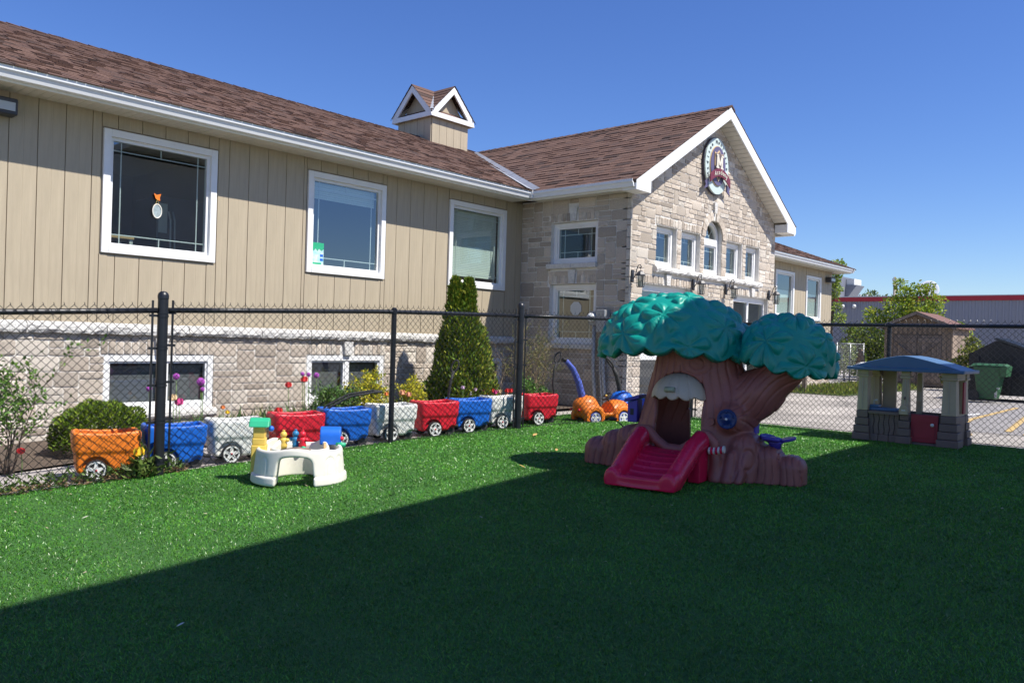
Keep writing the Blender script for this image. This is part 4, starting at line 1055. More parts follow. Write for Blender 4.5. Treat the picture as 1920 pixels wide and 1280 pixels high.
def canopy(name, c, rad, skirt, seed, nros, tilt=(0, 0), nth=320, nph=110):
    r = random.Random(seed); c = V3(*c); rad = V3(*rad); G = 2.399963
    th = np.linspace(0, 2*math.pi, nth, endpoint=False); ph = np.linspace(0.0, 1.0, nph)
    TH, PH = np.meshgrid(th, ph, indexing='ij')
    nl = 15
    edge = skirt+.10*np.abs(np.sin(TH*nl/2+.5*np.sin(TH*2+seed)))+.07*np.sin(TH*3+seed)*.6
    A = PH*edge                                          # polar angle from the top
    p = 2.25
    sx, sz = np.sin(A), np.cos(A)
    nrm = (np.abs(sx)**p+np.abs(sz)**p)**(-1/p); sx, sz = sx*nrm, sz*nrm
    U = np.stack([sx*np.cos(TH), sx*np.sin(TH), sz], -1); P0 = U*rad
    N = U/rad; N /= np.linalg.norm(N, axis=-1, keepdims=True)
    cen = []                                            # rosettes of leaves over the dome
    for i in range(nros):
        zz = 1-(i+.5)/nros*1.0; ss = math.sqrt(max(0, 1-zz*zz)); a = i*G+seed
        cen.append(V3(ss*math.cos(a), ss*math.sin(a), zz))
    cen = [q*rad for q in cen]; Q = P0.reshape(-1, 3); CE = np.array(cen)
    D_ = np.linalg.norm(Q[:, None]-CE[None], axis=2)
    srt = np.argsort(D_, 1); i1 = srt[:, 0]; d1 = D_[np.arange(len(Q)), i1]; d2 = D_[np.arange(len(Q)), srt[:, 1]]
    disp = np.zeros(len(Q))
    for ci, q in enumerate(cen):
        m = i1 == ci; n = unit(q/rad**2); ex, ey, _ = frame_of(n); k = 7; a0 = r.uniform(0, 1)
        e = Q[m]-q; an = np.arctan2(e@ey, e@ex)-a0; an = an+.18*np.sin(e@ex*14)
        s = (an*k/(2*math.pi)) % 1*2-1; li = np.floor(an*k/(2*math.pi)).astype(int) % k
        b_ = 2*d1[m]/np.maximum(d1[m]+d2[m], 1e-6)          # 0 in the heart, 1 at the border with the next rosette
        rl = np.array([r.uniform(.82, 1.0) for _ in range(k)])[li]; hl = np.array([r.uniform(.75, 1.15) for _ in range(k)])[li]
        t = b_/rl; wid = np.clip(1.02-.62*np.clip(t-.55, 0, 1)**1.2*1.6, .25, 1.1)
        pr = np.clip(1-np.abs(s/wid)**2.4, 0, 1)**.8*np.clip(1-t**6, 0, 1)**.7*(.35+.65*np.clip(t*1.5, 0, 1))*np.clip(t/.12, 0, 1)
        disp[m] = .040*pr*hl-.006*np.exp(-(s/.09)**2)*(t > .15)*(t < .85)
    disp = disp.reshape(A.shape)
    O_ = P0+N*disp[..., None]; I_ = P0*.93-V3(0, 0, .02)
    flip = np.concatenate([O_, I_[:, ::-1]], 1)           # outside down, inside back up
    np_ = flip.shape[1]; Vv = (flip.reshape(-1, 3)+c)
    i, j = np.meshgrid(np.arange(nth), np.arange(np_-1), indexing='ij'); i2 = (i+1) % nth
    F = np.stack([i*np_+j, i*np_+j+1, i2*np_+j+1, i2*np_+j], -1).reshape(-1, 4)
    if tilt != (0, 0):
        Rm = np.array(Matrix.Rotation(tilt[0], 3, 'Y')); Vv = (Vv-c)@Rm.T+c
    return fin(Vv, F, name, PL['canopy'], TP)
canopy('canopy', (-.19, .0, 1.04), (.72, .58, .60), 1.42, 3, 18)
canopy('canopy', (.83, -.02, 1.0), (.41, .42, .46), 1.50, 5, 10, (.16, 0))
def slide_sdf(x, y, z):
    v = -y
    w = np.interp(v, [.30, .45, .62, 1.00, 1.12], [.345, .355, .29, .085, .06]); hw = np.interp(v, [.3, .6, 1.1], [.285, .265, .245])
    ux = np.abs(x+.045)
    rail = np.sqrt((ux-hw)**2+((z-w+.01)*.80)**2)-.072
    bedw = np.interp(v, [.30, .42, .62, 1.0, 1.12], [.25, .245, .195, .035, .02])+.35*ux**2+.007*np.maximum(0, np.sin((v-.42)*2*math.pi/.085))*((v > .46) & (v < .95))
    bed = np.maximum(ux-hw, np.abs(z-bedw+.02)-.022)
    sk = np.maximum(np.abs(ux-hw)-.05, np.maximum(z-w, -z)); gap = np.where(v > .52, np.maximum(z-(w-.10), 0)*0+(w-.12-z), -1)
    sk = np.maximum(sk, np.where((v > .55) & (v < .93), (w-.115)-z, -1))
    d = smin(smin(rail, bed, .025), sk, .02)
    lip = np.maximum(np.maximum(ux-hw, np.abs(z-.045)-.045), np.abs(v-1.09)-.03); d = smin(d, lip, .02)
    d = smax(d, np.maximum(v-1.12, .33-v), .03); return smax(d, -z, .004)
V, F = sdf_mesh(slide_sdf, (-.45, -1.16, -.02), (.36, -.30, .50), .011); fin(V, F, 'slide', PL['slide'], TP)
def teeth_sdf(x, y, z):
    X = x+.04; d = s_ell(X, y, z, (0, -.22, .70), (.262, .21, .225)); d = smax(d, (.715+.03*np.abs(np.sin(X*4*math.pi/.245*.5+math.pi/2))*-1+.0)-z, .015)
    sp = X/(.25*np.sqrt(np.clip(1-((z-.70)/.24)**2, .08, 1)))*2.5; g = np.exp(-(np.sin(math.pi*(sp+.5))/.14)**2); d = d+.006*g
    inn = s_ell(X, y, z, (0, -.20, .66), (.23, .18, .20)); return smax(d, -inn, .01)
V, F = sdf_mesh(teeth_sdf, (-.34, -.47, .62), (.26, .02, .97), .0085); fin(V, F, 'teeth', PL['tan'], TP)
b = MB(); b.tube([(-.105, -.427, .78), (-.015, -.43, .78)], .024, 12); b.build('badge', PL['lime'], TP, smooth=True)
b = MB(); b.prism([(-.60, .02, .43), (-.50, .02, .43), (-.50, .02, .65), (-.60, .02, .62)], (0, -.13, 0)); bh = b.build('birdhouse', PL['purple'], TP, bevel=.008)
b = MB(); b.prism([(-.625, .04, .618), (-.47, .04, .662), (-.47, .04, .70), (-.625, .04, .65)], (0, -.18, 0)); b.build('birdhouse_roof', PL['purple'], bh, bevel=.008)
b = MB(); b.box(-.57, -.535, -.113, -.109, .50, .56); b.build('birdhouse_hole', PL['tyre'], bh)
b = MB(); b.box(.52, .60, -.02, .10, .40, .56); b.build('mailbox', PL['purple'], TP, bevel=.01)
C = V3(.435, -.335, .55); ax = V3(0, -1, 0); b = MB()
b.lathe([(.0001, .0), (.075, .0), (.088, .012), (.084, .026), (.070, .022), (.045, .014), (.03, .03), (.0001, .034)], 28, C, ax, cap=False)
for k in range(5): a = 2*math.pi*k/5+.4; b.sphere(C+V3(math.cos(a)*.06, -.02, math.sin(a)*.06), (.012, .01, .012), 8, 6)
sw = b.build('steering_wheel', PL['darkblue'], TP, smooth=True); b = MB(); b.sphere(C+V3(0, -.034, 0), (.012, .008, .012), 8, 6); b.build('knob', PL['chrome'], sw, smooth=True)
b = MB(); b.lathe([(.022, 0), (.040, 0), (.040, .012), (.030, .016), (.022, .0)], 18, (.265, -.265, .51), ax, cap=False); pk = b.build('peephole', PL['trunk'], TP, smooth=True)
b = MB(); b.lathe([(.0001, .004), (.024, .003)], 14, (.265, -.265, .51), ax, cap=False); b.build('peephole_plug', PL['slide'], pk)
for k in range(7):
    b = MB(); b.lathe([(.024, 0), (.032, .003), (.032, .017), (.024, .02)], 14, (.30+k*.0205, -.40, .27+.0006*k*k), (1, 0, .03)); b.build('worm_ring', PL['slide'] if k % 2 else PL['cream'], TP, smooth=False, auto=.7)
b = MB(); C = V3(.78, -.06, .372); b.lathe([(.05, -.07), (.055, -.03), (.075, -.012), (.0001, .0)], 16, C, (0, 0, 1))
for k in range(3):
    a = 2*math.pi*k/3+.35; q = C+V3(math.cos(a)*.10, math.sin(a)*.10, .012)
    b.lathe([(.0001, -.016), (.066, -.014), (.078, 0), (.072, .012), (.058, .009), (.0001, .006)], 18, q, unit(V3(-math.cos(a)*.25, -math.sin(a)*.25, 1)), cap=False)
b.sphere(C+V3(0, 0, .01), (.06, .06, .02), 12, 6); b.build('clover_seat', PL['purple'], TP, smooth=True)
b = MB(); b.tube([(-.64, -.06, .36), (-.68, -.08, .40), (-.73, -.10, .435)], .006, 6); b.sphere((-.755, -.10, .445), (.05, .028, .018), 12, 6); b.build('side_mirror', PL['tyre'], TP, smooth=True)
put(TP, (6.75, 3.75, -.05), math.atan2(-.985, .17))

# ---- small playhouse by the side fence
PH = thing('playhouse', 'tan and brown plastic playhouse with blue roof and maroon door', 'playhouse', (10.9, 3.0, 0))
xf, xb = 10.62, 11.22; yl, yr = 3.60, 2.41                    # front and back planes, left and right ends
def taper(b, y0, y1, z0, z1, x0, x1, s=.02):
    """column: wide at its foot, narrower on top"""
    b.add([(x0, y0, z0), (x1, y0, z0), (x1, y1, z0), (x0, y1, z0), (x0+s, y0+s, z1), (x1-s, y0+s, z1), (x1-s, y1-s, z1), (x0+s, y1-s, z1)],
          [(0, 3, 2, 1), (4, 5, 6, 7), (0, 1, 5, 4), (1, 2, 6, 5), (2, 3, 7, 6), (3, 0, 4, 7)])
def blocks(y0, y1, x0, x1, name='stone_pier'):
    b = MB(); z = 0; n = 4
    for k in range(n): e = .012*(n-1-k); b.box(x0-e+.002, x1+e-.002, y0-e+.002, y1+e-.002, z+.004, z+.093); z += .094
    return b.build(name, PL['brown'], PH, bevel=.008)
for (y0, y1, x0, x1) in ((3.43, 3.575, xf, xf+.15), (2.945, 3.055, xf, xf+.10), (2.425, 2.60, xf, xf+.17), (3.43, 3.575, xb-.15, xb), (2.425, 2.60, xb-.15, xb)):
    blocks(y0, y1, x0, x1); b = MB(); taper(b, y0+.006, y1-.006, .378, .80, x0+.006, x1-.006, .012); b.box(x0-.004, x1+.004, y0-.004, y1+.004, .80, .825); b.box(x0+.004, x1-.004, y0+.004, y1-.004, .826, .885)
    c_ = b.build('column', PL['stone'], PH, bevel=.006)
    b = MB(); b.box(x0-.001, x0+.004, (y0+y1)/2-.004, (y0+y1)/2+.004, .40, .79); b.build('moulding', PL['tan'], c_)
b = MB(); taper(b, 2.94, 3.02, .0, .86, xb-.07, xb, .01); bc = b.build('column', PL['stone'], PH, bevel=.006)
b = MB(); b.box(xb-.085, xb-.062, 2.955, 3.0, .50, .62); b.build('keypad', PL['tan'], bc)
for i in range(6):
    y = 3.058+.0615*i; b = MB(); n = 8
    L = [(xf+.03, y+.004+.006*math.sin(k*1.1+i), .09+.245*k/n) for k in range(n+1)]; R_ = [(xf+.03, y+.0585+.006*math.sin(k*1.1+i+1), .09+.245*k/n) for k in range(n+1)]
    for k in range(n): b.prism([V3(*L[k]), V3(*L[k+1]), V3(*R_[k+1]), V3(*R_[k])], (.03, 0, 0))
    b.build('plank', PL['brown'], PH, bevel=.004)
for k in range(3): b = MB(); b.box(xf+.01, xf+.07, 3.062+.122*k, 3.18+.122*k, .0, .088); b.build('foundation_stone', PL['brown'], PH, bevel=.008)
b = MB(); b.box(xf-.005, xf+.09, 3.058, 3.425, .338, .378); b.build('counter', PL['brown'], PH, bevel=.006)
b = MB(); b.box(xf+.07, xf+.26, 3.10, 3.44, .38, .415); b.box(xf+.08, xf+.2, 3.33, 3.44, .416, .45); sk_ = b.build('sink', PL['roofblue'], PH, bevel=.01)
b = MB(); b.tube([(xf+.14, 3.40, .45), (xf+.14, 3.40, .50), (xf+.13, 3.36, .51)], .012, 7); b.build('tap', PL['cream'], sk_, smooth=True)
b = MB(); b.box(xf+.02, xf+.055, 2.625, 2.93, .035, .372); dr = b.build('door', PL['maroon'], PH, bevel=.01)
b = MB()
for q in ((2.66, 2.90, .285, .293), (2.66, 2.90, .095, .103), (2.66, 2.668, .103, .285), (2.892, 2.90, .103, .285)): b.box(xf+.014, xf+.021, *q)
b.build('panel_moulding', PL['maroon'], dr); b = MB(); b.sphere((xf+.005, 2.685, .255), .022, 12, 8); b.build('knob', PL['white'], dr, smooth=True)
b = MB(); b.box(xf+.02, xf+.07, 2.605, 2.94, .0, .03); b.build('threshold', PL['brown'], PH)
b = MB(); b.prism([V3(xf-.045, 3.0+.052*math.cos(a), .415+.065*math.sin(a)) for a in np.linspace(0, math.pi, 10)]+[V3(xf-.045, 2.948, .36), V3(xf-.045, 3.052, .36)], (.05, 0, 0)); mb_ = b.build('mailbox', PL['stone'], PH, bevel=.006)
b = MB(); b.box(xf-.049, xf-.044, 2.978, 3.022, .405, .418); b.build('mail_slot', PL['white'], mb_)
b = MB(); b.sphere((xf-.002, 3.0, .56), (.012, .014, .022), 10, 6); b.build('doorbell', PL['brown'], PH, smooth=True)
b = MB(); b.box(xf+.17, xb-.15, 2.43, 2.47, 0, .37); b.build('side_wall', PL['brown'], PH, bevel=.01)
b = MB(); b.box(xf+.15, xb-.15, 3.53, 3.57, 0, .37); b.box(xb-.06, xb-.02, 3.02, 3.43, 0, .37); b.box(xb-.06, xb-.02, 2.60, 2.94, 0, .37); b.build('back_wall', PL['brown'], PH, kind='stuff')
b = MB(); b.box(xb-.05, xb-.015, 3.26, 3.43, .37, .885); b.build('back_panel', PL['stone'], PH, bevel=.008)
b = MB(); b.box(xf+.24, xf+.34, 2.405, 2.425, .40, .78); b.build('shutter', PL['maroon'], PH, bevel=.006)
b = MB(); b.box(xf+.2, xb-.14, 2.44, 2.46, .372, .40); b.box(xf+.2, xb-.14, 2.44, 2.46, .80, .885); b.build('side_frame', PL['stone'], PH, kind='stuff')
yc = (yl+yr)/2; b = MB(); n = 14; prof = []
for k in range(n+1):
    t = -1+2*k/n; prof.append((yc+t*.655, .915+.165*(1-abs(t)**1.35)))
b.prism([V3(xf-.07, y, z) for y, z in prof]+[V3(xf-.07, yc+.655, .888), V3(xf-.07, yc-.655, .888)], (xb-xf+.12, 0, 0)); rf = b.build('roof', PL['roofblue'], PH, auto=.5, bevel=.006)
b = MB(); b.box(xf-.085, xb+.06, yc-.67, yc+.67, .885, .925); b.build('eave_band', PL['roofblue'], rf, bevel=.008)
for k in range(5): b = MB(); y = yc-.45+k*.225; b.box(xf-.09, xf-.084, y-.07, y+.07, .928, .934); b.build('trim_tab', PL['sky'], rf)
# ------------------------------------------------------------------ chain-link fence
M['wire'] = mat('black_vinyl_wire', (.012, .013, .016), .30, spec=.6)
M['post'] = mat('black_post', (.012, .013, .017), .38, var=.2, scale=6, spec=.5)
def chain_mesh(path, parent, s=.0378, r=.0027, top=1.545):
    """interlocked zig-zag wires along a ground path [(x, y)...]"""
    P = np.array(path, float); seg = np.linalg.norm(np.diff(P, axis=0), axis=1); cum = np.concatenate([[0], np.cumsum(seg)]); L = cum[-1]
    n = int(L/s); nz = int(top/s); K, J = np.meshgrid(np.arange(n), np.arange(nz+1), indexing='ij')
    U = np.clip((K+.5+.47*np.where((J+K) % 2 == 0, -1, 1))*s, 0, L)
    U = U+.004*np.sin(J*.7+K*.13)
    X = np.interp(U, cum, P[:, 0]); Y = np.interp(U, cum, P[:, 1])
    Z = GZ(X)+.015+J*s
    dx, dy = np.interp(U, cum, np.gradient(P[:, 0], cum)), np.interp(U, cum, np.gradient(P[:, 1], cum))
    dn = np.hypot(dx, dy); dx, dy = dx/dn, dy/dn
    sg = np.where((J+K) % 2 == 0, 1, -1)*.0030          # woven over and under
    offs = [(1.25*r, 0), (0, r), (-1.25*r, 0), (0, -r)]; V = []
    wob = .010*np.sin(U*2.3)*np.sin(Z*2.1+U)
    for a, b_ in offs: V.append(np.stack([X+dx*a-dy*(b_+sg+wob), Y+dy*a+dx*(b_+sg+wob), Z], -1))
    V = np.stack(V, 2); m = nz+1; idx = np.arange(n*m*4).reshape(n, m, 4); F = []
    for k in range(4):
        k2 = (k+1) % 4; F.append(np.stack([idx[:, :-1, k], idx[:, :-1, k2], idx[:, 1:, k2], idx[:, 1:, k]], -1).reshape(-1, 4))
    o = mk('chain_link_mesh', V.reshape(-1, 3), np.concatenate(F), M['wire'], parent, True, kind='stuff')
    # twisted barbs along the top edge
    b = MB(); jt = nz
    for k in range(n):
        p = V[k, jt].mean(0); d = unit(V3(dx[k, jt], dy[k, jt], 0)); sgn = 1 if (jt+k) % 2 == 0 else -1
        if sgn < 0: continue
        b.tube([p-V3(0, 0, .003), p+V3(0, 0, .010)+d*.004, p+V3(0, 0, .020)-d*.005], [r*1.25, r*1.25, r*.5], 4)
    b.build('barbs', M['wire'], parent, kind='stuff'); return o
def gpt(x, y, h): return V3(x, y, float(GZ(x))+h)
def terminal_post(F_, x, y, dirs, top=1.63, r=.045):
    b = MB(); z0 = float(GZ(x)); b.lathe([(r, -.2), (r, top-.06), (r*1.06, top-.058), (r*1.08, top-.03), (r*.95, top-.01), (r*.6, top+.006), (.0001, top+.012)], 20, (x, y, z0), (0, 0, 1)); b.build('post', M['post'], F_, auto=.5)
    for d in dirs:
        d = unit(V3(*d, 0)); q = V3(x, y, 0)+d*.088; hs = (.10, .47, .80, 1.13, 1.42)
        b = MB(); zq = float(GZ(q[0])); b.beam((q[0], q[1], zq+.02), (q[0], q[1], zq+1.56), .010, .018, up=tuple(d)); b.build('tension_bar', M['post'], F_)
        for h in hs:
            h += .03*(d[0] > 0); b = MB(); b.lathe([(r+.001, -.011), (r+.005, -.011), (r+.005, .011), (r+.001, .011)], 18, (x, y, z0+h), (0, 0, 1), cap=False)
            b.obox(V3(x, y, z0+h)+d*(r+.034), d*.038, V3(-d[1], d[0], 0)*.006, UP*.011); b.build('tension_band', M['post'], F_)
def rail(F_, p, q, h=1.47, r=.024):
    b = MB(); n = 6; b.tube([gpt(p[0]+(q[0]-p[0])*t, p[1]+(q[1]-p[1])*t, h) for t in np.linspace(0, 1, n+1)], r, 12); b.build('top_rail', M['post'], F_, smooth=True)
    b = MB(); b.tube([gpt(p[0]+(q[0]-p[0])*t, p[1]+(q[1]-p[1])*t, .022) for t in np.linspace(0, 1, n+1)], .0035, 6); b.build('bottom_wire', M['wire'], F_, smooth=True)
    L = math.hypot(q[0]-p[0], q[1]-p[1]); b = MB(); d = unit(V3(q[0]-p[0], q[1]-p[1], 0)); k = .35
    while k < L:                                        # ties that hold the fabric on the rail
        c = gpt(p[0]+d[0]*k, p[1]+d[1]*k, h); ax_ = unit(d+V3(0, 0, .3)); x_, y_, _ = frame_of(ax_)
        b.tube([c+(r+.003)*(math.cos(a)*x_+math.sin(a)*y_) for a in np.linspace(0, 2*math.pi, 11)[:-1]], .003, 4, closed=True)
        b.tube([c+V3(-d[1], d[0], 0)*(-.022), c+V3(-d[1], d[0], 0)*(-.026)+V3(.01, 0, -.06)], .003, 4); k += .42
    b.build('wire_ties', M['wire'], F_, kind='stuff')
F1 = thing('chain_link_fence', 'black chain-link fence with thick capped posts along the flower bed', 'fence', (3.33, 7.15, -.17))
p0, p1, p2, p3, p4 = (-.4, FY(-.4)), (3.33, 7.15), (5.91, 7.02), (7.98, 6.97), (11.33, 6.35)
dd = lambda a, c: (c[0]-a[0], c[1]-a[1])
off = lambda a, c, e: (a[0]+(c[0]-a[0])*e/math.hypot(*dd(a, c)), a[1]+(c[1]-a[1])*e/math.hypot(*dd(a, c)))
terminal_post(F1, *p1, [dd(p1, p0), dd(p1, p2)]); terminal_post(F1, *p3, [dd(p3, p2), dd(p3, p4)])
b = MB(); b.lathe([(.03, -.2), (.03, 1.44), (.034, 1.445), (.034, 1.50), (.015, 1.515)], 16, (p2[0], p2[1]+.028, float(GZ(p2[0]))), (0, 0, 1)); b.build('line_post', M['post'], F1, auto=.5)
for a, c in ((p0, p1), (p1, p3), (p3, p4)):
    a2 = off(a, c, .05) if a in (p1, p3) else a; c2 = off(c, a, .05) if c in (p1, p3) else c; rail(F1, a2, c2)
yo = lambda q, e=-.03: (q[0], q[1]+e)
chain_mesh([yo(p0), yo(off(p1, p0, .088))], F1); chain_mesh([yo(off(p1, p2, .088)), yo(p2), yo(off(p3, p2, .088))], F1); chain_mesh([yo(off(p3, p4, .088)), yo(p4)], F1)
F2 = thing('chain_link_fence', 'black chain-link fence beside the parking lot behind the playhouse', 'fence', (11.35, 3.4, 0))
q0, q1, q2, q3 = (11.35, 6.34), (11.37, 3.44), (11.40, .4), (11.42, -2.6)
for q in (q1, q2):
    b = MB(); b.lathe([(.03, -.2), (.03, 1.44), (.034, 1.445), (.034, 1.50), (.015, 1.515)], 16, (q[0]+.03, q[1], 0), (0, 0, 1)); b.build('line_post', M['post'], F2, auto=.5)
terminal_post(F2, *q0, [dd(q0, q1)])
rail(F2, q0, q3); chain_mesh([(q0[0]-.03, q0[1]-.09), (q1[0]-.03, q1[1]), (q3[0]-.03, q3[1])], F2)

# ------------------------------------------------------------------ the lawn: artificial turf blades
M['blade'] = leafmat('turf_blade', (1, 1, 1), tr=.12, rough=.33)
def turf():
    n = 1750000; X = nrng.uniform(-.9, 11.42, n); Y = nrng.uniform(-1.6, 7.75, n)
    lim = np.interp(X, [0, 2.2, 3.4, 5.9, 8, 9.4, 10.6, 11.42], [7.7, 7.5, 7.2, 7.12, 7.3, 7.7, 7.7, 7.2])
    Z = GZ(X); d = np.stack([X, Y, Z-1.13], 1); F = np.array(_f); R = np.array(_R); U = np.array(_U)
    k = d@F; a, c = (d@R)/np.maximum(k, .1), (d@U)/np.maximum(k, .1)
    dist = np.linalg.norm(d, axis=1)
    keep = (Y < lim) & (k > .3) & (np.abs(a) < 1.5) & (c > -1.2) & (nrng.uniform(0, 1, n) < np.clip((3.0/dist)**1.0, .22, 1)*np.where((np.abs(a) < .70) & (c > -.5), 1, .45))
    X, Y, Z, dist = X[keep], Y[keep], Z[keep], dist[keep]; n = len(X)
    th = nrng.uniform(0, 2*math.pi, n); h = nrng.uniform(.006, .015, n); w = np.clip(.0009*dist, .0026, .0085)*nrng.uniform(.7, 1.3, n)
    lean = nrng.uniform(.3, 1.5, n)*h; la = nrng.uniform(0, 2*math.pi, n)+.0
    bx, by = np.cos(th)*w/2, np.sin(th)*w/2
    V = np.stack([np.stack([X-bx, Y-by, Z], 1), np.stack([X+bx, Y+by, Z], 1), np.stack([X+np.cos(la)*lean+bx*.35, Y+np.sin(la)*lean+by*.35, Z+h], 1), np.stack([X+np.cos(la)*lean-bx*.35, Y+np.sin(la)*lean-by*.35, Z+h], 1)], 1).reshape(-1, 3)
    Fc = np.arange(4*n).reshape(n, 4)
    big = vnoise(np.stack([X*1.3, Y*1.3, Z*0], 1), 3)*.5+vnoise(np.stack([X*5, Y*5, Z*0], 1), 4)*.5
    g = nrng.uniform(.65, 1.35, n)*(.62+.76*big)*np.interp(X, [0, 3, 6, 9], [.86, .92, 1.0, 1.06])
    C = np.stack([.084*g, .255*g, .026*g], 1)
    p = nrng.uniform(0, 1, n); C[p < .16] *= np.array([1.5, 1.15, .9]); C[(p > .16) & (p < .30)] *= np.array([.6, .85, 1.2])
    m = p > .99; C[m] = np.array([.30, .34, .18])*nrng.uniform(.5, 1.2, (m.sum(), 1))
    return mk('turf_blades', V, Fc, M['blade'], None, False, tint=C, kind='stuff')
rg = np.random.default_rng(77); n = 70; X = rg.uniform(.3, 11, n); Y = rg.uniform(.8, 7, n); C = np.stack([X, Y, GZ(X)+.012], 1)
V = []
for k in range(n):
    a = rg.uniform(0, 6.28); l, w = rg.uniform(.005, .016), rg.uniform(.002, .005); d = np.array([math.cos(a), math.sin(a), rg.normal()*.2])*l; s = np.array([-math.sin(a), math.cos(a), 0])*w
    V += [C[k]-d-s, C[k]+d-s, C[k]+d+s+np.array([0, 0, .004]), C[k]-d+s]
lt = mk('lawn_litter', np.array(V), np.arange(4*n).reshape(n, 4), mat('straw_litter', (.50, .42, .28), .9, var=.4, scale=3), None, kind='stuff'); lt['label'] = 'tiny dry straw bits scattered over the turf'; lt['category'] = 'litter'
tb = turf(); tb['label'] = 'green artificial turf fibres covering the play yard'; tb['category'] = 'grass'

# ------------------------------------------------------------------ plants
def cards(C, N, L, W, tints, seed=0, fold=.25):
    """n leaf cards: centre, direction of the leaf, length, width"""
    rg = np.random.default_rng(seed); n = len(C); N = N/np.linalg.norm(N, axis=1, keepdims=True)
    t = rg.normal(size=(n, 3)); s = np.cross(N, t); s /= np.linalg.norm(s, axis=1, keepdims=True); u = np.cross(s, N)
    L = np.asarray(L)[:, None]; W = np.asarray(W)[:, None]
    V = np.stack([C, C+N*L*.45+s*W*.5+u*W*fold, C+N*L, C+N*L*.45-s*W*.5+u*W*fold], 1).reshape(-1, 3)
    return V, np.arange(4*n).reshape(n, 4), tints
def tints(base, n, rg, sp=.3, alt=None, pa=.3):
    T = np.array(base)[None]*rg.uniform(1-sp, 1+sp, (n, 1))
    if alt is not None: k = rg.uniform(0, 1, n) < pa; T[k] = np.array(alt)[None]*rg.uniform(1-sp, 1+sp, (k.sum(), 1))
    return T
M['leaf'] = leafmat('leaf', (1, 1, 1), tr=.30)
M['conifer'] = leafmat('conifer_spray', (1, 1, 1), tr=.18, rough=.6)
M['bark'] = mat('brown_bark', (.10, .072, .05), .9, var=.35, scale=18, bump=.8, bscale=60)
M['twig'] = mat('pale_twig', (.27, .20, .13), .85, var=.3, scale=20)
# arborvitae: two leaders
T1 = thing('arborvitae', 'tall cone-shaped evergreen shrub with twin tips against the wall', 'shrub', (8.95, 9.05, -.02))
rg = np.random.default_rng(5); n = 24000
t = rg.uniform(0, 1, n)**.9; zz = 2.06*t
rad = np.interp(t, [0, .06, .16, .35, .55, .72, .86, .95, 1], [.40, .54, .56, .47, .36, .25, .17, .09, .02]); a = rg.uniform(0, 2*math.pi, n)
lump = .70+.55*vnoise(np.stack([np.cos(a)*2.4+5, np.sin(a)*2.4+5, zz*3.2], 1), 9); rr = rad*lump*(1-.62*rg.uniform(0, 1, n)**1.7)
cxl = np.where(t > .62, np.where(rg.uniform(0, 1, n) < .5, -1, 1)*np.interp(t, [.62, .8, 1], [0, .085, .11]), 0); rr = np.where(t > .62, rr*np.interp(t, [.62, .82, 1], [1, .55, .7]), rr)
Cc = np.stack([8.95+cxl*.8+rr*np.cos(a), 9.05-cxl*.6+rr*np.sin(a), -.02+zz], 1)
Nn = np.stack([np.cos(a)*.55, np.sin(a)*.55, np.full(n, .95)], 1)+rg.normal(size=(n, 3))*.38
V, F, T = cards(Cc, Nn, rg.uniform(.05, .10, n), rg.uniform(.022, .042, n), tints((.105, .18, .018), n, rg, .45, (.27, .29, .03), .38), 6)
mk('foliage', V, F, M['conifer'], T1, False, tint=T)
b = MB(); b.tube([(8.95, 9.05, -.06), (8.95, 9.05, .6), (8.93, 9.06, 1.3)], [.06, .05, .02], 8); b.tube([(8.94, 9.05, 1.2), (9.03, 8.99, 1.8)], [.02, .01], 6); b.lathe([(.05, 0), (.26, .15), (.24, .7), (.15, 1.2), (.04, 1.5)], 10, (8.95, 9.05, 0)); b.build('trunk', M['bark'], T1, smooth=True)  # the lathe is an added dark core for the dim inside, closing foliage gaps
# clipped round yew
T2 = thing('round_shrub', 'low round clipped green shrub behind the orange wagon', 'shrub', (3.48, 8.75, -.17))
n = 9000; a = rg.uniform(0, 2*math.pi, n); cz = rg.uniform(-.25, 1, n); sx = np.sqrt(np.clip(1-cz*cz, 0, 1)); P = np.stack([sx*np.cos(a), sx*np.sin(a), cz], 1)
lump = .88+.26*vnoise(P*4.2, 2); dpt = 1-.35*rg.uniform(0, 1, n)**3
Cc = np.array([3.48, 8.75, -.02])+P*np.array([.46, .44, .36])*(lump*dpt)[:, None]
V, F, T = cards(Cc, P+rg.normal(size=(n, 3))*.55+np.array([0, 0, .5]), rg.uniform(.028, .055, n), rg.uniform(.014, .024, n), tints((.10, .17, .015), n, rg, .4, (.20, .27, .025), .35), 8)
mk('foliage', V, F, M['conifer'], T2, False, tint=T)
b = MB(); 
for k in range(6): b.tube([(3.48+rnd.uniform(-.05, .05), 8.75, -.2), (3.48+rnd.uniform(-.25, .25), 8.75+rnd.uniform(-.2, .2), .12)], [.018, .006], 5)
b.build('stems', M['bark'], T2, smooth=True, kind='stuff')
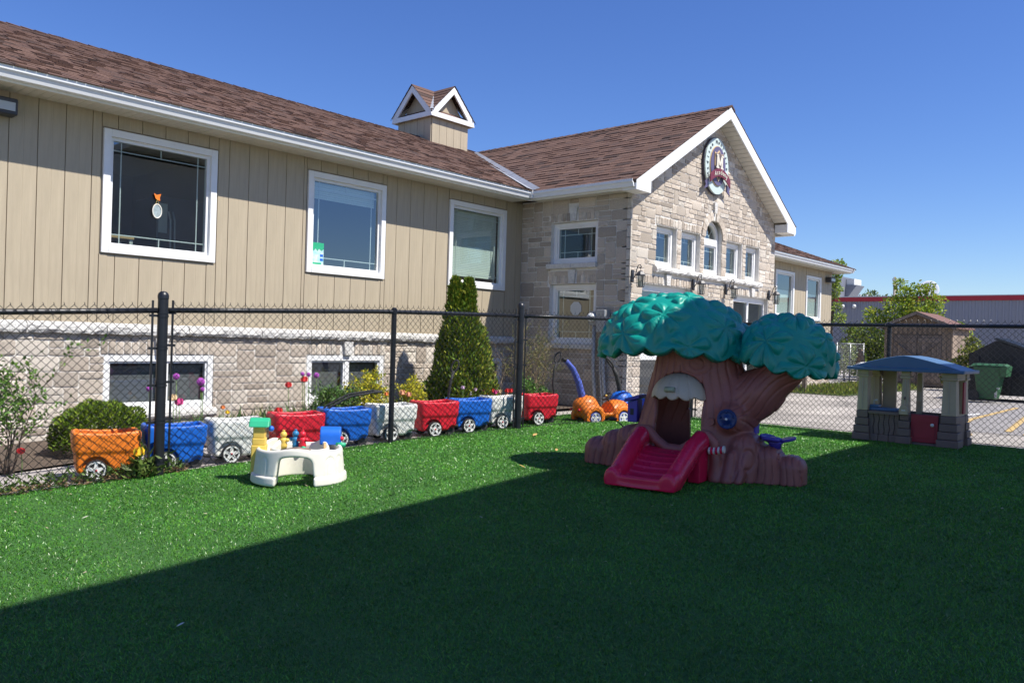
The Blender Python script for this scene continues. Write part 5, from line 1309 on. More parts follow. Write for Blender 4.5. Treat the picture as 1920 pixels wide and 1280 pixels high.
def branchy(o, h, spread, nst, seed, depth=2, r0=.008, up=.8):
    """thin stems that fork; returns tubes and the points along the outer twigs"""
    r = random.Random(seed); segs = []; tips = []
    def grow(p, d, L, rad, lev):
        pts = [p]; n = 5
        for i in range(n):
            d = unit(d+V3(r.gauss(0, .12), r.gauss(0, .12), r.gauss(0, .06)+.03)); p = p+d*L/n; pts.append(p)
            if lev < depth and i >= 1 and r.random() < .75:
                s = unit(d+V3(r.gauss(0, .6), r.gauss(0, .6), r.gauss(.1, .35))); grow(p, s, L*r.uniform(.35, .6), rad*.6, lev+1)
            if lev >= 1 or i > 1: tips.append((p, d))
        segs.append((pts, [rad*(1-.75*i/n) for i in range(n+1)]))
    for k in range(nst):
        a = r.uniform(0, 2*math.pi); s = r.uniform(.1, 1)*spread; grow(V3(*o)+V3(r.gauss(0, .04), r.gauss(0, .04), 0), unit(V3(math.cos(a)*s, math.sin(a)*s, up)), h*r.uniform(.65, 1.05), r0, 0)
    return segs, tips
def shrub(name, label, o, h, spread, nst, seed, leaf, lsz, per, alt=None, depth=2, mt='leaf', cat='shrub', group=None, bark='twig', r0=.008, up=.8, sp=.35, ratio=.5):
    t = thing(name, label, cat, o, group); segs, tips = branchy(o, h, spread, nst, seed, depth, r0, up); b = MB()
    for pts, rad in segs: b.tube(pts, rad, 4, cap=False)
    b.build('branches', M[bark], t, smooth=True, kind='stuff')
    rg = np.random.default_rng(seed); C = []; N = []
    for p, d in tips:
        for _ in range(per): C.append(p+rg.normal(size=3)*lsz*.6); N.append(d*.4+rg.normal(size=3)*.8+V3(0, 0, .35))
    if C:
        n = len(C); V, F, T = cards(np.array(C), np.array(N), rg.uniform(.7, 1.3, n)*lsz, rg.uniform(.7, 1.3, n)*lsz*ratio, tints(leaf, n, rg, sp, alt), seed); mk('foliage', V, F, M[mt], t, False, tint=T)
    return t
shrub('flowering_shrub', 'yellow-leaved shrub in front of the middle basement window', (7.25, 9.15, -.06), .50, .8, 16, 21, (.62, .56, .04), .045, 3, (.20, .28, .03))
shrub('flowering_shrub', 'small yellow-leaved shrub right of the slim fence post', (7.95, 9.1, -.05), .42, .9, 10, 22, (.62, .56, .04), .042, 3, (.24, .30, .03))
shrub('green_plant', 'leafy green plant left of the yellow shrub', (6.55, 9.0, -.07), .36, .5, 12, 23, (.07, .16, .03), .07, 3, (.12, .2, .03), ratio=.3, cat='plant')
shrub('bare_shrub', 'bare twiggy shrub with few buds below the gable window', (10.15, 8.55, -.03), 1.05, .42, 17, 31, (.16, .20, .04), .022, 1, (.30, .26, .08), depth=3, r0=.007)
shrub('bare_shrub', 'thin bare shrub arching just left of the second thick post', (9.75, 8.9, -.03), 1.0, .8, 7, 32, (.20, .22, .05), .018, 1, depth=2, r0=.008)
shrub('climbing_rose', 'loose leafy shrub with a red bloom at the left edge', (2.42, 8.25, -.22), .78, .45, 12, 33, (.10, .22, .03), .045, 2, (.16, .30, .04), depth=2, bark='bark')
shrub('leafy_shrub', 'small leafy green shrub beside the red wagon handle', (9.35, 7.9, -.02), .42, .6, 10, 34, (.09, .20, .04), .05, 3, (.14, .26, .05))
# strap leaves of the bulbs along the bed: one mass
rg = np.random.default_rng(40); Cx = []; Nn = []; Ls = []; Ws = []; Tt = []
spots = [(x, 8.75+rg.uniform(-.25, .45)) for x in np.concatenate([rg.uniform(3.9, 5.2, 26), rg.uniform(5.2, 6.7, 26), rg.uniform(6.5, 8.1, 18), rg.uniform(8.1, 10.6, 40)])]
for x, y in spots:
    m = rg.integers(5, 10)
    for _ in range(m):
        Cx.append((x+rg.normal()*.03, y+rg.normal()*.03, float(GZ(x)))); a = rg.uniform(0, 6.28); Nn.append((math.cos(a)*.5, math.sin(a)*.5, 1)); Ls.append(rg.uniform(.16, .36)); Ws.append(rg.uniform(.02, .045))
n = len(Cx); V, F, T = cards(np.array(Cx), np.array(Nn), np.array(Ls), np.array(Ws), tints((.085, .16, .05), n, rg, .35, (.22, .24, .06), .25), 41, .15)
tg = mk('bulb_leaves', V, F, M['leaf'], None, False, tint=T, kind='stuff'); tag(tg, 'strap-like green bulb leaves filling the flower bed', 'plants')
# weeds and dry litter along the foot of the fence
Cx = []; Nn = []; Ls = []; Ws = []; Tt = []
for _ in range(2600):
    x = rg.uniform(.9, 3.6)if rg.uniform() < .75 else rg.uniform(3.0, 3.55); y = FY(x)+rg.uniform(-.02, .28); z = float(GZ(x))
    dry = rg.uniform() < .45; Cx.append((x, y, z+rg.uniform(0, .03 if dry else .09))); Nn.append((rg.normal(), rg.normal(), rg.uniform(.1, .4) if dry else rg.uniform(.3, 1.2))); Ls.append(rg.uniform(.03, .09)); Ws.append(rg.uniform(.010, .026)); Tt.append(np.array((.30, .20, .11) if dry else (.10, .17, .035))*rg.uniform(.6, 1.4))
for _ in range(190):
    x = 3.2+rg.normal()*.07; y = FY(x)-.02+rg.uniform(-.06, .10); Cx.append((x, y, float(GZ(x))+abs(rg.normal())*.08)); Nn.append((rg.normal(), rg.normal(), .7)); Ls.append(rg.uniform(.06, .14)); Ws.append(rg.uniform(.018, .035)); Tt.append(np.array((.13, .19, .04))*rg.uniform(.6, 1.4))
V, F, T = cards(np.array(Cx), np.array(Nn), np.array(Ls), np.array(Ws), np.array(Tt), 42)
tg = mk('weeds', V, F, M['leaf'], None, False, tint=T, kind='stuff'); tag(tg, 'weeds and dry leaf litter along the fence foot', 'weeds')
# flowers, one by one
FC = dict(purple=(.42, .07, .45), red=(.72, .03, .03), pink=(.62, .06, .25), orange=(.80, .22, .05), peach=(.80, .36, .20), lilac=(.55, .38, .55), white=(.75, .70, .70), dark=(.16, .01, .03), cream=(.75, .55, .30), yellow=(.80, .50, .02))
for k, v in FC.items(): M['petal_'+k] = mat(k+'_petal', v, .55, var=.15, scale=30)
M['stem'] = mat('green_stem', (.12, .22, .05), .6)
def flower(x, y, z, col, kind, label, r=.03):
    o = thing('allium' if kind == 'ball' else 'tulip' if kind == 'cup' else 'dandelion', label, 'flower', (x, y, float(GZ(x))), 'flowers in the bed'); z0 = float(GZ(x)); b = MB()
    b.tube([(x+.01, y, z0), (x+.012, y, (z0+z)/2), (x, y, z)], .004, 5); b.build('stem', M['stem'], o, smooth=True); b = MB()
    if kind == 'ball':
        for i in range(46):
            zz = 1-2*(i+.5)/46; s = math.sqrt(1-zz*zz); a = i*2.4; d = V3(s*math.cos(a), s*math.sin(a), zz); b.sphere(V3(x, y, z)+d*r*.8, r*.28, 5, 4)
    else:
        for i in range(6):
            a = i*math.pi/3+.2; d = V3(math.cos(a), math.sin(a), 0); s = V3(-d[1], d[0], 0); c = V3(x, y, z); q = r*(1 if i % 2 else .86)
            w0, w1 = (.5, .95) if kind == 'cup' else (.3, .7)
            b.add([c-UP*r*.9, c+d*q*.9-s*q*w0-UP*r*.4, c+d*q*.95-s*q*.6*w1+UP*r*.5, c+d*q*.62+UP*r*1.15, c+d*q*.95+s*q*.6*w1+UP*r*.5, c+d*q*.9+s*q*w0-UP*r*.4], [(0, 5, 4, 3, 2, 1)])
    b.build('bloom', M['petal_'+col], o, smooth=kind == 'ball')
for q in [(4.27, 8.8, .61, 'purple', 'ball', 'purple allium just right of the first thick post', .035), (4.56, 8.8, .545, 'purple', 'ball', 'large purple allium near the basement window corner', .045), (4.58, 8.8, .46, 'purple', 'ball', 'small purple allium below the large one by the window corner', .026),
          (3.97, 8.8, .48, 'purple', 'ball', 'purple allium just left of the first thick post', .030), (5.91, 8.8, .62, 'purple', 'ball', 'purple allium above the red tulip left of the middle basement window', .025), (6.0, 8.8, .61, 'purple', 'ball', 'purple allium at the left edge of the middle basement window', .028), (6.12, 8.8, .60, 'purple', 'ball', 'purple allium in front of the middle basement window pane', .034),
          (5.94, 8.8, .545, 'red', 'cup', 'tall coral red tulip at the left edge of the middle basement window', .042), (5.71, 8.8, .48, 'red', 'cup', 'coral red tulip against the stone left of the window', .038), (5.58, 8.8, .16, 'red', 'cup', 'low open red tulip above the red wagon', .045),
          (4.24, 8.8, .37, 'cream', 'cup', 'faded cream tulip by the first thick post', .04), (4.31, 8.8, .32, 'pink', 'cup', 'magenta tulip by the first thick post', .045), (4.84, 8.8, .24, 'orange', 'cup', 'small orange tulip above the white wagon, taller one', .025), (4.90, 8.8, .18, 'yellow', 'cup', 'small yellow tulip above the white wagon, lower one', .024),
          (7.57, 8.8, .33, 'peach', 'cup', 'peach tulip right of the slim fence post', .042), (7.69, 8.8, .30, 'peach', 'cup', 'peach tulip second right of the slim fence post', .04), (7.53, 8.8, .14, 'orange', 'cup', 'orange tulip low behind the red wagon', .042), (7.2, 8.7, .33, 'orange', 'cup', 'orange tulip in the yellow shrub left of the slim post', .03),
          (8.48, 8.5, .40, 'lilac', 'cup', 'pale lilac tulip beside the upright black handle', .03), (8.75, 8.5, .36, 'lilac', 'cup', 'pale lilac tulip below the cone shrub', .03), (8.65, 8.5, .31, 'white', 'cup', 'white tulip below the cone shrub', .034), (8.89, 8.5, .36, 'dark', 'cup', 'dark maroon tulip below the cone shrub', .036),
          (8.97, 8.5, .285, 'orange', 'cup', 'orange tulip above the half hidden white wagon', .038), (9.11, 8.5, .34, 'red', 'cup', 'red tulip beside a pink one above the white wagon', .036), (9.19, 8.5, .31, 'pink', 'cup', 'pink tulip between a red and a cream one', .038), (9.28, 8.5, .32, 'cream', 'cup', 'cream tulip beside the pink one', .034),
          (9.46, 8.5, .325, 'red', 'cup', 'red tulip left of the second thick post, left one of a pair', .038), (9.55, 8.5, .325, 'red', 'cup', 'red tulip left of the second thick post, right one of a pair', .038), (9.45, 8.5, .25, 'peach', 'cup', 'low coral tulip left of the second thick post', .036), (9.81, 8.5, .29, 'pink', 'cup', 'pink tulip just right of the second thick post', .036),
          (2.52, 8.1, .0, 'red', 'cup', 'red rose bloom low at the left edge', .03), (3.14, 7.12, .05, 'yellow', 'flat', 'yellow dandelion in front of the orange wagon', .045)]: flower(*q)
# fallen leaves on the lawn
M['dryleaf'] = mat('dry_leaf', (.50, .30, .10), .8, var=.3, scale=30); M['paleleaf'] = mat('pale_scrap', (.6, .55, .48), .8, var=.2, scale=30)
for i, (x, y, w_, lab) in enumerate([(6.46, 5.35, .05, 'yellow fallen leaf left of the tree climber'), (6.78, 5.36, .035, 'small orange fallen leaf left of the tree climber'), (7.55, 6.31, .05, 'dark curled leaf on the lawn near the red wagon'), (10.95, 4.85, .05, 'orange leaf at the foot of the side fence'),
    (2.29, 6.02, .022, 'pale dry scrap on the sunny lawn at left'), (2.71, 5.0, .02, 'pale dry scrap at the lawn shadow edge'), (5.75, 4.95, .04, 'tan leaf near the tip of the canopy shadow'), (1.80, 3.60, .018, 'pale scrap in the shaded lawn at lower left'), (4.2, 4.95, .035, 'small tan scrap in the middle of the sunny lawn')]):
    b = MB(); z = float(GZ(x))+.018; a = rnd.uniform(0, 6); d = V3(math.cos(a), math.sin(a), .1)*w_; s = V3(-math.sin(a), math.cos(a), .2)*w_*.45; c = V3(x, y, z)
    b.add([c-d, c-s*.8-d*.3+UP*.006, c+s*-.9+d*.4+UP*.01, c+d+UP*.012, c+s*.9+d*.4+UP*.01, c+s*.8-d*.3+UP*.006], [(0, 1, 2, 3), (0, 3, 4, 5)])
    o = b.build('fallen_leaf', M['dryleaf'] if 'scrap' not in lab else M['paleleaf']); tag(o, lab, 'leaf', 'leaves fallen on the lawn')
# ------------------------------------------------------------------ things fixed to the school
def text_mesh(txt, size, ext=.004, off=0):
    cu = D.curves.new('t', 'FONT'); cu.body = txt; cu.size = size; cu.extrude = ext; cu.offset = off; cu.align_x = 'CENTER'; cu.align_y = 'CENTER'; cu.resolution_u = 3
    o = D.objects.new('t', cu); COL.objects.link(o); dg = bpy.context.evaluated_depsgraph_get(); me = o.evaluated_get(dg).to_mesh()
    v = np.array([tuple(p.co) for p in me.vertices]); f = [tuple(p.vertices) for p in me.polygons]
    o.evaluated_get(dg).to_mesh_clear(); D.objects.remove(o); D.curves.remove(cu); return v, f
SG = thing('crest_sign', 'oval school crest with shield, letter M and maroon Academy ribbon on the gable', 'sign', (14.18, YF, 4.57))
scx, scz, sy = 14.18, 4.57, YF-.035
M['crest_pale'] = mat('crest_pale_green', (.55, .64, .61), .5, var=.06, scale=8); M['crest_violet'] = mat('crest_violet', (.115, .10, .19), .5, var=.1, scale=8)
M['crest_dark'] = mat('crest_dark', (.045, .04, .07), .5); M['crest_grey'] = mat('crest_shield_grey', (.14, .11, .11), .5, var=.1, scale=9); M['crest_gold'] = mat('crest_gold_edge', (.62, .44, .25), .45); M['crest_maroon'] = mat('crest_maroon', (.17, .025, .045), .5, var=.1, scale=8); M['crest_cream'] = mat('crest_cream', (.72, .66, .55), .5)
def ell(rx, rz, y, n=48, p=2.0): return [V3(scx+rx*math.copysign(abs(math.cos(a))**(2/p), math.cos(a)), y, scz+rz*math.copysign(abs(math.sin(a))**(2/p), math.sin(a))) for a in np.linspace(0, 2*math.pi, n, endpoint=False)]
def plate(name, pts, th, m): b = MB(); b.prism(pts, (0, -th, 0)); return b.build(name, m, SG)
plate('backing', ell(.475, .55, YF-.03), .03, M['crest_dark']); plate('oval_board', ell(.46, .535, YF-.061), .03, M['crest_pale'])
plate('inner_rim', ell(.305, .385, YF-.092), .012, M['crest_gold']); plate('inner_oval', ell(.29, .37, YF-.105), .012, M['crest_violet'])
sh = lambda k: [(-.17*k, .22*k), (-.085*k, .20*k), (0, .27*k), (.085*k, .20*k), (.17*k, .22*k), (.165*k, -.03*k), (.11*k, -.20*k), (0, -.33*k), (-.11*k, -.20*k), (-.165*k, -.03*k)]
for k, y, m, n_ in ((1.0, YF-.118, M['crest_gold'], 'shield_edge'), (.86, YF-.131, M['crest_grey'], 'shield')): plate(n_, [V3(scx+x, y, scz+.03+z) for x, z in sh(k)], .012, m)
def put_text(name, txt, size, x, z, y, m, rot=0, parent=SG, sxx=1.0, off=0):
    v, f = text_mesh(txt, size, .004, off); v[:, :2] -= (v[:, :2].min(0)+v[:, :2].max(0))/2*np.array([1, 1 if txt == 'M' else 0]); c, s = math.cos(rot), math.sin(rot)
    q = np.stack([x+(v[:, 0]*c*sxx-v[:, 1]*s), np.full(len(v), y)-v[:, 2], z+(v[:, 0]*s*sxx+v[:, 1]*c)], 1); return mk(name, q, f, m, parent, False)
def slab_m(b, g, y):
    P = lambda x, z: V3(scx+x, y, scz+.075+z)
    for q in ([(-.115-g, -.13-g), (-.055+g, -.13-g), (-.055+g, .13+g), (-.115-g, .13+g)], [(.055-g, -.13-g), (.115+g, -.13-g), (.115+g, .13+g), (.055-g, .13+g)],
              [(-.115-g, .13+g), (-.02-g, -.07-g), (.02+g, -.07-g), (-.055+g*2, .13+g)], [(.055-g*2, .13+g), (-.02-g, -.07-g), (.02+g, -.07-g), (.115+g, .13+g)],
              [(-.14-g, -.13-g), (-.03+g, -.13-g), (-.03+g, -.10+g), (-.14-g, -.10+g)], [(.03-g, -.13-g), (.14+g, -.13-g), (.14+g, -.10+g), (.03-g, -.10+g)],
              [(-.14-g, .10-g), (-.05+g, .10-g), (-.05+g, .13+g), (-.14-g, .13+g)], [(.05-g, .10-g), (.14+g, .10-g), (.14+g, .13+g), (.05-g, .13+g)]):
        b.prism([P(*p) for p in q], (0, -.004-.0007*len(b.f)/6, 0))
b = MB(); slab_m(b, .014, YF-.132); b.build('letter_edge', M['crest_dark'], SG, kind='stuff'); b = MB(); slab_m(b, 0, YF-.146); b.build('letter', M['crest_cream'], SG, kind='stuff')
M['slate_letter'] = mat('slate_letter', (.13, .15, .17), .5)
txt = 'Madison Montessori'; n = len(txt)
for i, ch in enumerate(txt):
    if ch == ' ': continue
    a = math.radians(206-(232*i/(n-1))); put_text('ring_letter', ch, .10, scx+.383*math.cos(a), scz+.46*math.sin(a), YF-.096, M['slate_letter'], a-math.pi/2)
b = MB(); m_ = 16; rb = lambda t, o: (scx+t*.40, scz-.135-.16*t*t+o)
for i in range(m_):
    t0, t1 = -1+2*i/m_, -1+2*(i+1)/m_; q = [rb(t0, -.075), rb(t1, -.075), rb(t1, .075), rb(t0, .075)]; b.prism([V3(x, YF-.155, z) for x, z in q], (0, -.02, 0))
b.build('ribbon', M['crest_maroon'], SG)
for sx in (-1, 1):
    b = MB(); q = [(sx*.36, -.30), (sx*.50, -.36), (sx*.46, -.42), (sx*.51, -.50), (sx*.37, -.44)]; q = q if sx > 0 else q[::-1]
    b.prism([V3(scx+x, YF-.10, scz+z) for x, z in q], (0, -.02, 0)); b.build('ribbon_tail', M['crest_violet'], SG)
for i, ch in enumerate('Academy'):
    t = -.60+1.20*i/6; put_text('ribbon_letter', ch, .125, scx+t*.37, scz-.135-.16*t*t*.9, YF-.182, M['crest_cream'], math.atan(-.30*t*.9))
def lantern(x, label):
    t = thing('wall_lantern', label, 'lantern', (x, YF-.03, 2.1), 'wall lanterns on the stone gable'); y = YF-.20
    b = MB(); b.box(x-.035, x+.035, YF-.055, YF-.025, 2.15, 2.36); b.build('back_plate', M['iron'], t, bevel=.01)
    b = MB(); b.tube([(x, YF-.05, 2.20), (x, YF-.10, 2.27), (x, YF-.12, 2.36), (x, YF-.15, 2.43), (x, YF-.19, 2.44), (x, YF-.21, 2.40), (x, YF-.19, 2.38), (x, YF-.175, 2.40)], .008, 6); b.tube([(x, y, 2.43), (x, y, 2.34)], .006, 6); b.build('scroll_arm', M['iron'], t, smooth=True)
    b = MB(); b.lathe([(.02, .085), (.05, .065), (.085, .02), (.088, .0), (.0001, .0)], 6, (x, y, 2.255), (0, 0, 1)); b.build('lantern_roof', M['iron'], t)
    b = MB()
    for k in range(6): a = math.pi*k/3; b.tube([(x+.075*math.cos(a), y+.075*math.sin(a), 2.255), (x+.06*math.cos(a), y+.06*math.sin(a), 2.075)], .005, 4)
    b.lathe([(.066, 0), (.066, .012)], 6, (x, y, 2.065), (0, 0, 1)); b.build('cage', M['iron'], t, kind='stuff')
    b = MB(); b.lathe([(.066, .175), (.053, .0)], 6, (x, y, 2.08), (0, 0, 1), cap=False); b.build('lantern_glass', M['glass_dark'], t)
    b = MB(); b.tube([(x, y, 2.08), (x, y, 2.16)], .018, 8); b.build('candle', PL['cream'], t)
for x, l in ((11.45, 'black wall lantern beside the left corner of the stone gable'), (13.50, 'black wall lantern just right of the left entrance door'), (14.80, 'black wall lantern just left of the right entrance door'), (16.78, 'black wall lantern beside the right corner of the stone gable')): lantern(x, l)
def flood(x0, x1, z0, z1, label):
    t = thing('flood_light', label, 'light', ((x0+x1)/2, 9.97, z0)); b = MB(); b.box(x0, x1, 9.80, 9.975, z0, z1); b.build('housing', M['iron'], t, bevel=.015)
    b = MB(); b.box(x0+.03, x1-.03, 9.788, 9.799, z0+.04, z1-.05); b.build('lens', mat('lens', (.45, .47, .46), .15), t)
flood(2.62, 2.93, 3.37, 3.55, 'bronze wall flood light at the left edge under the eave'); flood(26.42, 26.80, 3.30, 3.47, 'dark flood light at the far right corner under the eave')
M['greymetal'] = mat('grey_meter_box', (.33, .34, .35), .45, var=.1, scale=5, metal=.2); M['conduit'] = mat('grey_conduit', (.45, .45, .44), .5, var=.15, scale=5)
EM = thing('electric_meter', 'grey electric meter box with conduits on the shaded stone wall', 'meter', (XC-.05, 8.05, 1.3))
b = MB(); b.box(XC-.20, XC-.04, 7.92, 8.10, 1.30, 1.68); b.build('box', M['greymetal'], EM, bevel=.01)
b = MB(); b.box(XC-.16, XC-.04, 8.11, 8.28, 1.42, 1.66); b.build('meter_base', M['greymetal'], EM, bevel=.01)
b = MB(); b.lathe([(.075, 0), (.075, .07), (.06, .10), (.0001, .105)], 20, (XC-.16, 8.19, 1.55), (-1, 0, 0), cap=False); b.build('meter_dial', mat('meter_glass', (.72, .74, .74), .15), EM, smooth=True)
for y, r in ((7.99, .03), (8.05, .022), (8.20, .035)):
    b = MB(); b.tube([(XC-.10, y, 1.42 if y > 8.1 else 1.31), (XC-.10, y, .7), (XC-.08, y-.04, .2), (XC-.08, y-.05, -.1)], r, 8); b.build('conduit', M['conduit'], EM, smooth=True)
b = MB(); b.prism([V3(XC+.122, 8.77+.13*math.cos(a), 1.72+.13*math.sin(a)) for a in (np.arange(8)+.5)*math.pi/4], (-.004, 0, 0)); st = b.build('window_sticker', mat('frosted_sticker', (.62, .62, .58), .8)); tag(st, 'pale octagonal sticker on the lower side window', 'sticker')
SU = thing('suncatcher', 'small oval glass ornament hanging inside the left window', 'ornament', (4.55, 10.02, 2.5)); y = 10.005
b = MB(); b.tube([(4.55+.055*math.cos(a), y, 2.59+.085*math.sin(a)) for a in np.linspace(0, 2*math.pi, 25)[:-1]], .008, 6, closed=True); b.build('rim', PL['cream'], SU, smooth=True)
b = MB(); b.prism([V3(4.55+.05*math.cos(a), y, 2.59+.08*math.sin(a)) for a in np.linspace(0, 2*math.pi, 21)[:-1]], (0, .003, 0)); b.build('disc', mat('pale_disc', (.35, .42, .43), .3, var=.4, scale=30), SU)
b = MB(); b.tube([(4.53, y, 2.675), (4.55, y, 2.74)], .002, 4); b.tube([(4.57, y, 2.675), (4.55, y, 2.74)], .002, 4); b.build('cord', PL['yellow'], SU, kind='stuff')
b = MB(); b.prism([V3(4.55+x, y, 2.76+z) for x, z in ((-.045, .05), (-.01, .03), (.045, .05), (.03, 0), (.035, -.04), (-.02, -.02))], (0, .003, 0)); b.build('butterfly', PL['orange'], SU)
PA = thing('child_drawing', 'child drawing in green and blue taped in the lower corner of the middle window', 'drawing', (6.93, 10.04, 2.1)); y = 10.02
b = MB(); b.box(6.83, 7.03, y, y+.003, 2.12, 2.46); b.build('paper', mat('drawing_paper', (.62, .70, .66), .7, var=.3, scale=14, var2=(.3, .75, .8)), PA)
b = MB(); b.prism([V3(6.83+.2*x, y-.001, 2.46-.12*z) for x, z in ((0, 0), (0, .8), (.15, 1), (.3, .7), (.45, 1), (.6, .7), (.8, .95), (1, .7), (1, 0))], (0, -.002, 0)); b.build('green_paint', PL['green'], PA)
b = MB(); b.box(6.84, 6.99, y-.003, y-.001, 2.13, 2.17); b.build('green_paint', PL['green'], PA)
for z in (2.2, 2.26): b = MB(); b.box(6.97, 7.02, y-.003, y-.001, z, z+.035); b.build('blue_paint', PL['blue'], PA)
FR = thing('refrigerator', 'dark refrigerator with long curved handles inside the left window', 'refrigerator', (5.4, 11.3, 1.16)); M['fridge'] = mat('dark_steel', (.11, .115, .12), .35, metal=.5)
b = MB(); b.box(5.0, 5.75, 11.0, 11.7, 1.16, 2.95); b.build('body', M['fridge'], FR, bevel=.02)
for x in (5.16, 5.22): b = MB(); b.tube([(x, 10.99, 2.75), (x, 10.93, 2.62), (x, 10.915, 2.2), (x, 10.93, 1.75), (x, 10.99, 1.62)], .012, 7); b.build('handle', PL['chrome'], FR, smooth=True)
b = MB(); b.box(5.02, 5.14, 10.985, 10.992, 2.45, 2.85); b.build('note', PL['white'], FR)
TBL = thing('side_table', 'small white side table just inside the left window', 'table', (4.1, 10.6, 1.16)); b = MB(); b.box(3.95, 4.45, 10.4, 10.8, 2.25, 2.29); b.build('table_top', PL['wood'], TBL)
for x in (3.98, 4.40):
    for yy in (10.42, 10.76): b = MB(); b.box(x, x+.04, yy, yy+.04, 1.16, 2.249); b.build('leg', PL['white'], TBL)
# ------------------------------------------------------------------ beyond the parking lot
GB = thing('grey_building', 'long low grey ribbed metal building with red roof edge across the lot', 'building', (50, 6, 0)); gx = 48.4
M['greyclad'] = mat('grey_cladding', (.265, .27, .30), .5, var=.06, scale=.6); M['redtrim'] = mat('red_trim', (.42, .02, .03), .5, var=.08, scale=2); M['roofmem'] = mat('pale_roof', (.6, .6, .58), .8)
b = MB(); b.box(gx, gx+16, -14, 23, -.2, 3.95); b.build('wall', M['greyclad'], GB)
b = MB(); y = -14
while y < 23: b.prism([V3(gx+.001, y, 0), V3(gx-.05, y+.04, 0), V3(gx-.05, y+.10, 0), V3(gx+.001, y+.14, 0)], (0, 0, 3.93)); y += .31
b.build('cladding_ribs', M['greyclad'], GB, kind='stuff')
b = MB(); b.box(gx-.10, gx+.0, -14.1, 23.1, 3.94, 4.18); b.build('roof_edge', M['redtrim'], GB)
b = MB(); b.box(gx-.11, gx+16.1, -14.2, 23.2, 4.185, 4.23); b.build('roof', M['roofmem'], GB)
for y in (17.15, 16.5):
    b = MB(); b.sphere((gx-.2, y, 3.65), (.14, .12, .12), 10, 6); b.build('wall_light', PL['white'], GB, smooth=True)
RU = thing('rooftop_unit', 'dark grey rooftop screen and duct on the grey building roof', 'rooftop unit', (52.5, 18.5, 4.23)); M['slate'] = mat('slate_panel', (.155, .165, .20), .5, var=.06, scale=1)
b = MB(); b.box(51, 54.6, 18.45, 22, 4.24, 5.7); b.build('screen', M['slate'], RU)
b = MB(); b.add([(52.2, 18.44, 4.4), (53.6, 18.44, 4.4), (53.6, 18.3, 4.4), (52.2, 18.3, 4.4), (52.2, 18.44, 5.2), (53.6, 18.44, 5.2), (53.6, 17.75, 5.2), (52.2, 17.75, 5.2)], [(0, 1, 2, 3), (4, 7, 6, 5), (0, 4, 5, 1), (1, 5, 6, 2), (2, 6, 7, 3), (3, 7, 4, 0)]); b.build('duct', M['slate'], RU)
b = MB(); b.box(52.3, 53.6, 17.95, 18.43, 5.21, 5.6); b.build('cap_box', M['roofmem'], RU)
for y in (20.9, 17.3, 16.9): b = MB(); b.tube([(51.5, y, 4.24), (51.5, y, 4.55)], .08, 6); b.build('vent_pipe', M['conduit'], RU)
DI = thing('satellite_dish', 'white satellite dish on the grey building roof', 'dish', (54.3, 14.15, 4.23)); ax = unit(V3(-1, -.35, .12))
b = MB(); b.lathe([(.0001, .0), (.25, .01), (.45, .03), (.58, .05), (.57, .055), (.43, .04), (.0001, .015)], 24, (54.3, 14.15, 4.95), ax, cap=False); b.build('reflector', mat('dish_grey', (.80, .81, .82), .5), DI, smooth=True)
b = MB(); b.tube([(54.4, 14.15, 4.24), (54.4, 14.15, 4.95)], .04, 6); b.build('mast', M['conduit'], DI)
b = MB(); b.tube([(54.3, 14.15, 4.6), V3(54.3, 14.15, 4.95)+ax*.6], .015, 5); b.sphere(V3(54.3, 14.15, 4.95)+ax*.62, .05, 8, 5); b.build('feed_horn', M['iron'], DI)
UPo = thing('utility_pole', 'thin pale utility pole rising behind the bush', 'pole', (63.6, 18.9, 0)); b = MB(); b.lathe([(.13, 0), (.10, 6.6), (.0001, 6.62)], 10, (63.6, 18.9, 0)); b.build('shaft', mat('weathered_pole', (.36, .31, .25), .9, var=.2, scale=4), UPo, smooth=True)
b = MB(); b.box(63.5, 63.7, 18.75, 19.05, 6.3, 6.5); b.build('cap', M['conduit'], UPo)
def tree(name, label, base, trunk_h, blobs, n, lsz, col, alt, seed, tr=.10, group=None, cat='tree'):
    t = thing(name, label, cat, base, group); rg = np.random.default_rng(seed); b = MB(); bp = V3(*base)
    b.tube([bp-UP*.3, bp+V3(.03, .02, trunk_h*.5), bp+V3(-.02, .03, trunk_h)], [tr, tr*.8, tr*.6], 8)
    C = []; N = []; w = np.array([q[3]**2 for q in blobs]); w = w/w.sum()
    for (x, y, z, r), k in zip(blobs, (w*n).astype(int)):
        c = V3(x, y, z); b.tube([bp+UP*trunk_h*.8, (bp+UP*trunk_h+c)/2+rg.normal(size=3)*r*.15, c], [tr*.5, tr*.3, tr*.08], 5)
        for _ in range(5): b.tube([c-UP*r*.4, c+rg.normal(size=3)*r*.30, c+unit(rg.normal(size=3)+V3(0, 0, .6))*r*.9], [tr*.14, tr*.08, .004], 4)
        d = rg.normal(size=(k, 3)); d /= np.linalg.norm(d, axis=1, keepdims=True); rad = r*(1-.6*rg.uniform(0, 1, k)**1.6); cl = .55+.8*vnoise(d*2.3+seed, seed)
        C.append(c+d*(rad*cl)[:, None]*np.array([1, 1, .95])); N.append(d+rg.normal(size=(k, 3))*.8)
    b.build('trunk', M['bark'], t, smooth=True); C = np.concatenate(C); N = np.concatenate(N); k = len(C)
    V, F, T = cards(C, N, rg.uniform(.7, 1.35, k)*lsz, rg.uniform(.4, .7, k)*lsz, tints(col, k, rg, .4, alt, .35), seed); mk('crown', V, F, M['leaf'], t, False, tint=T); return t
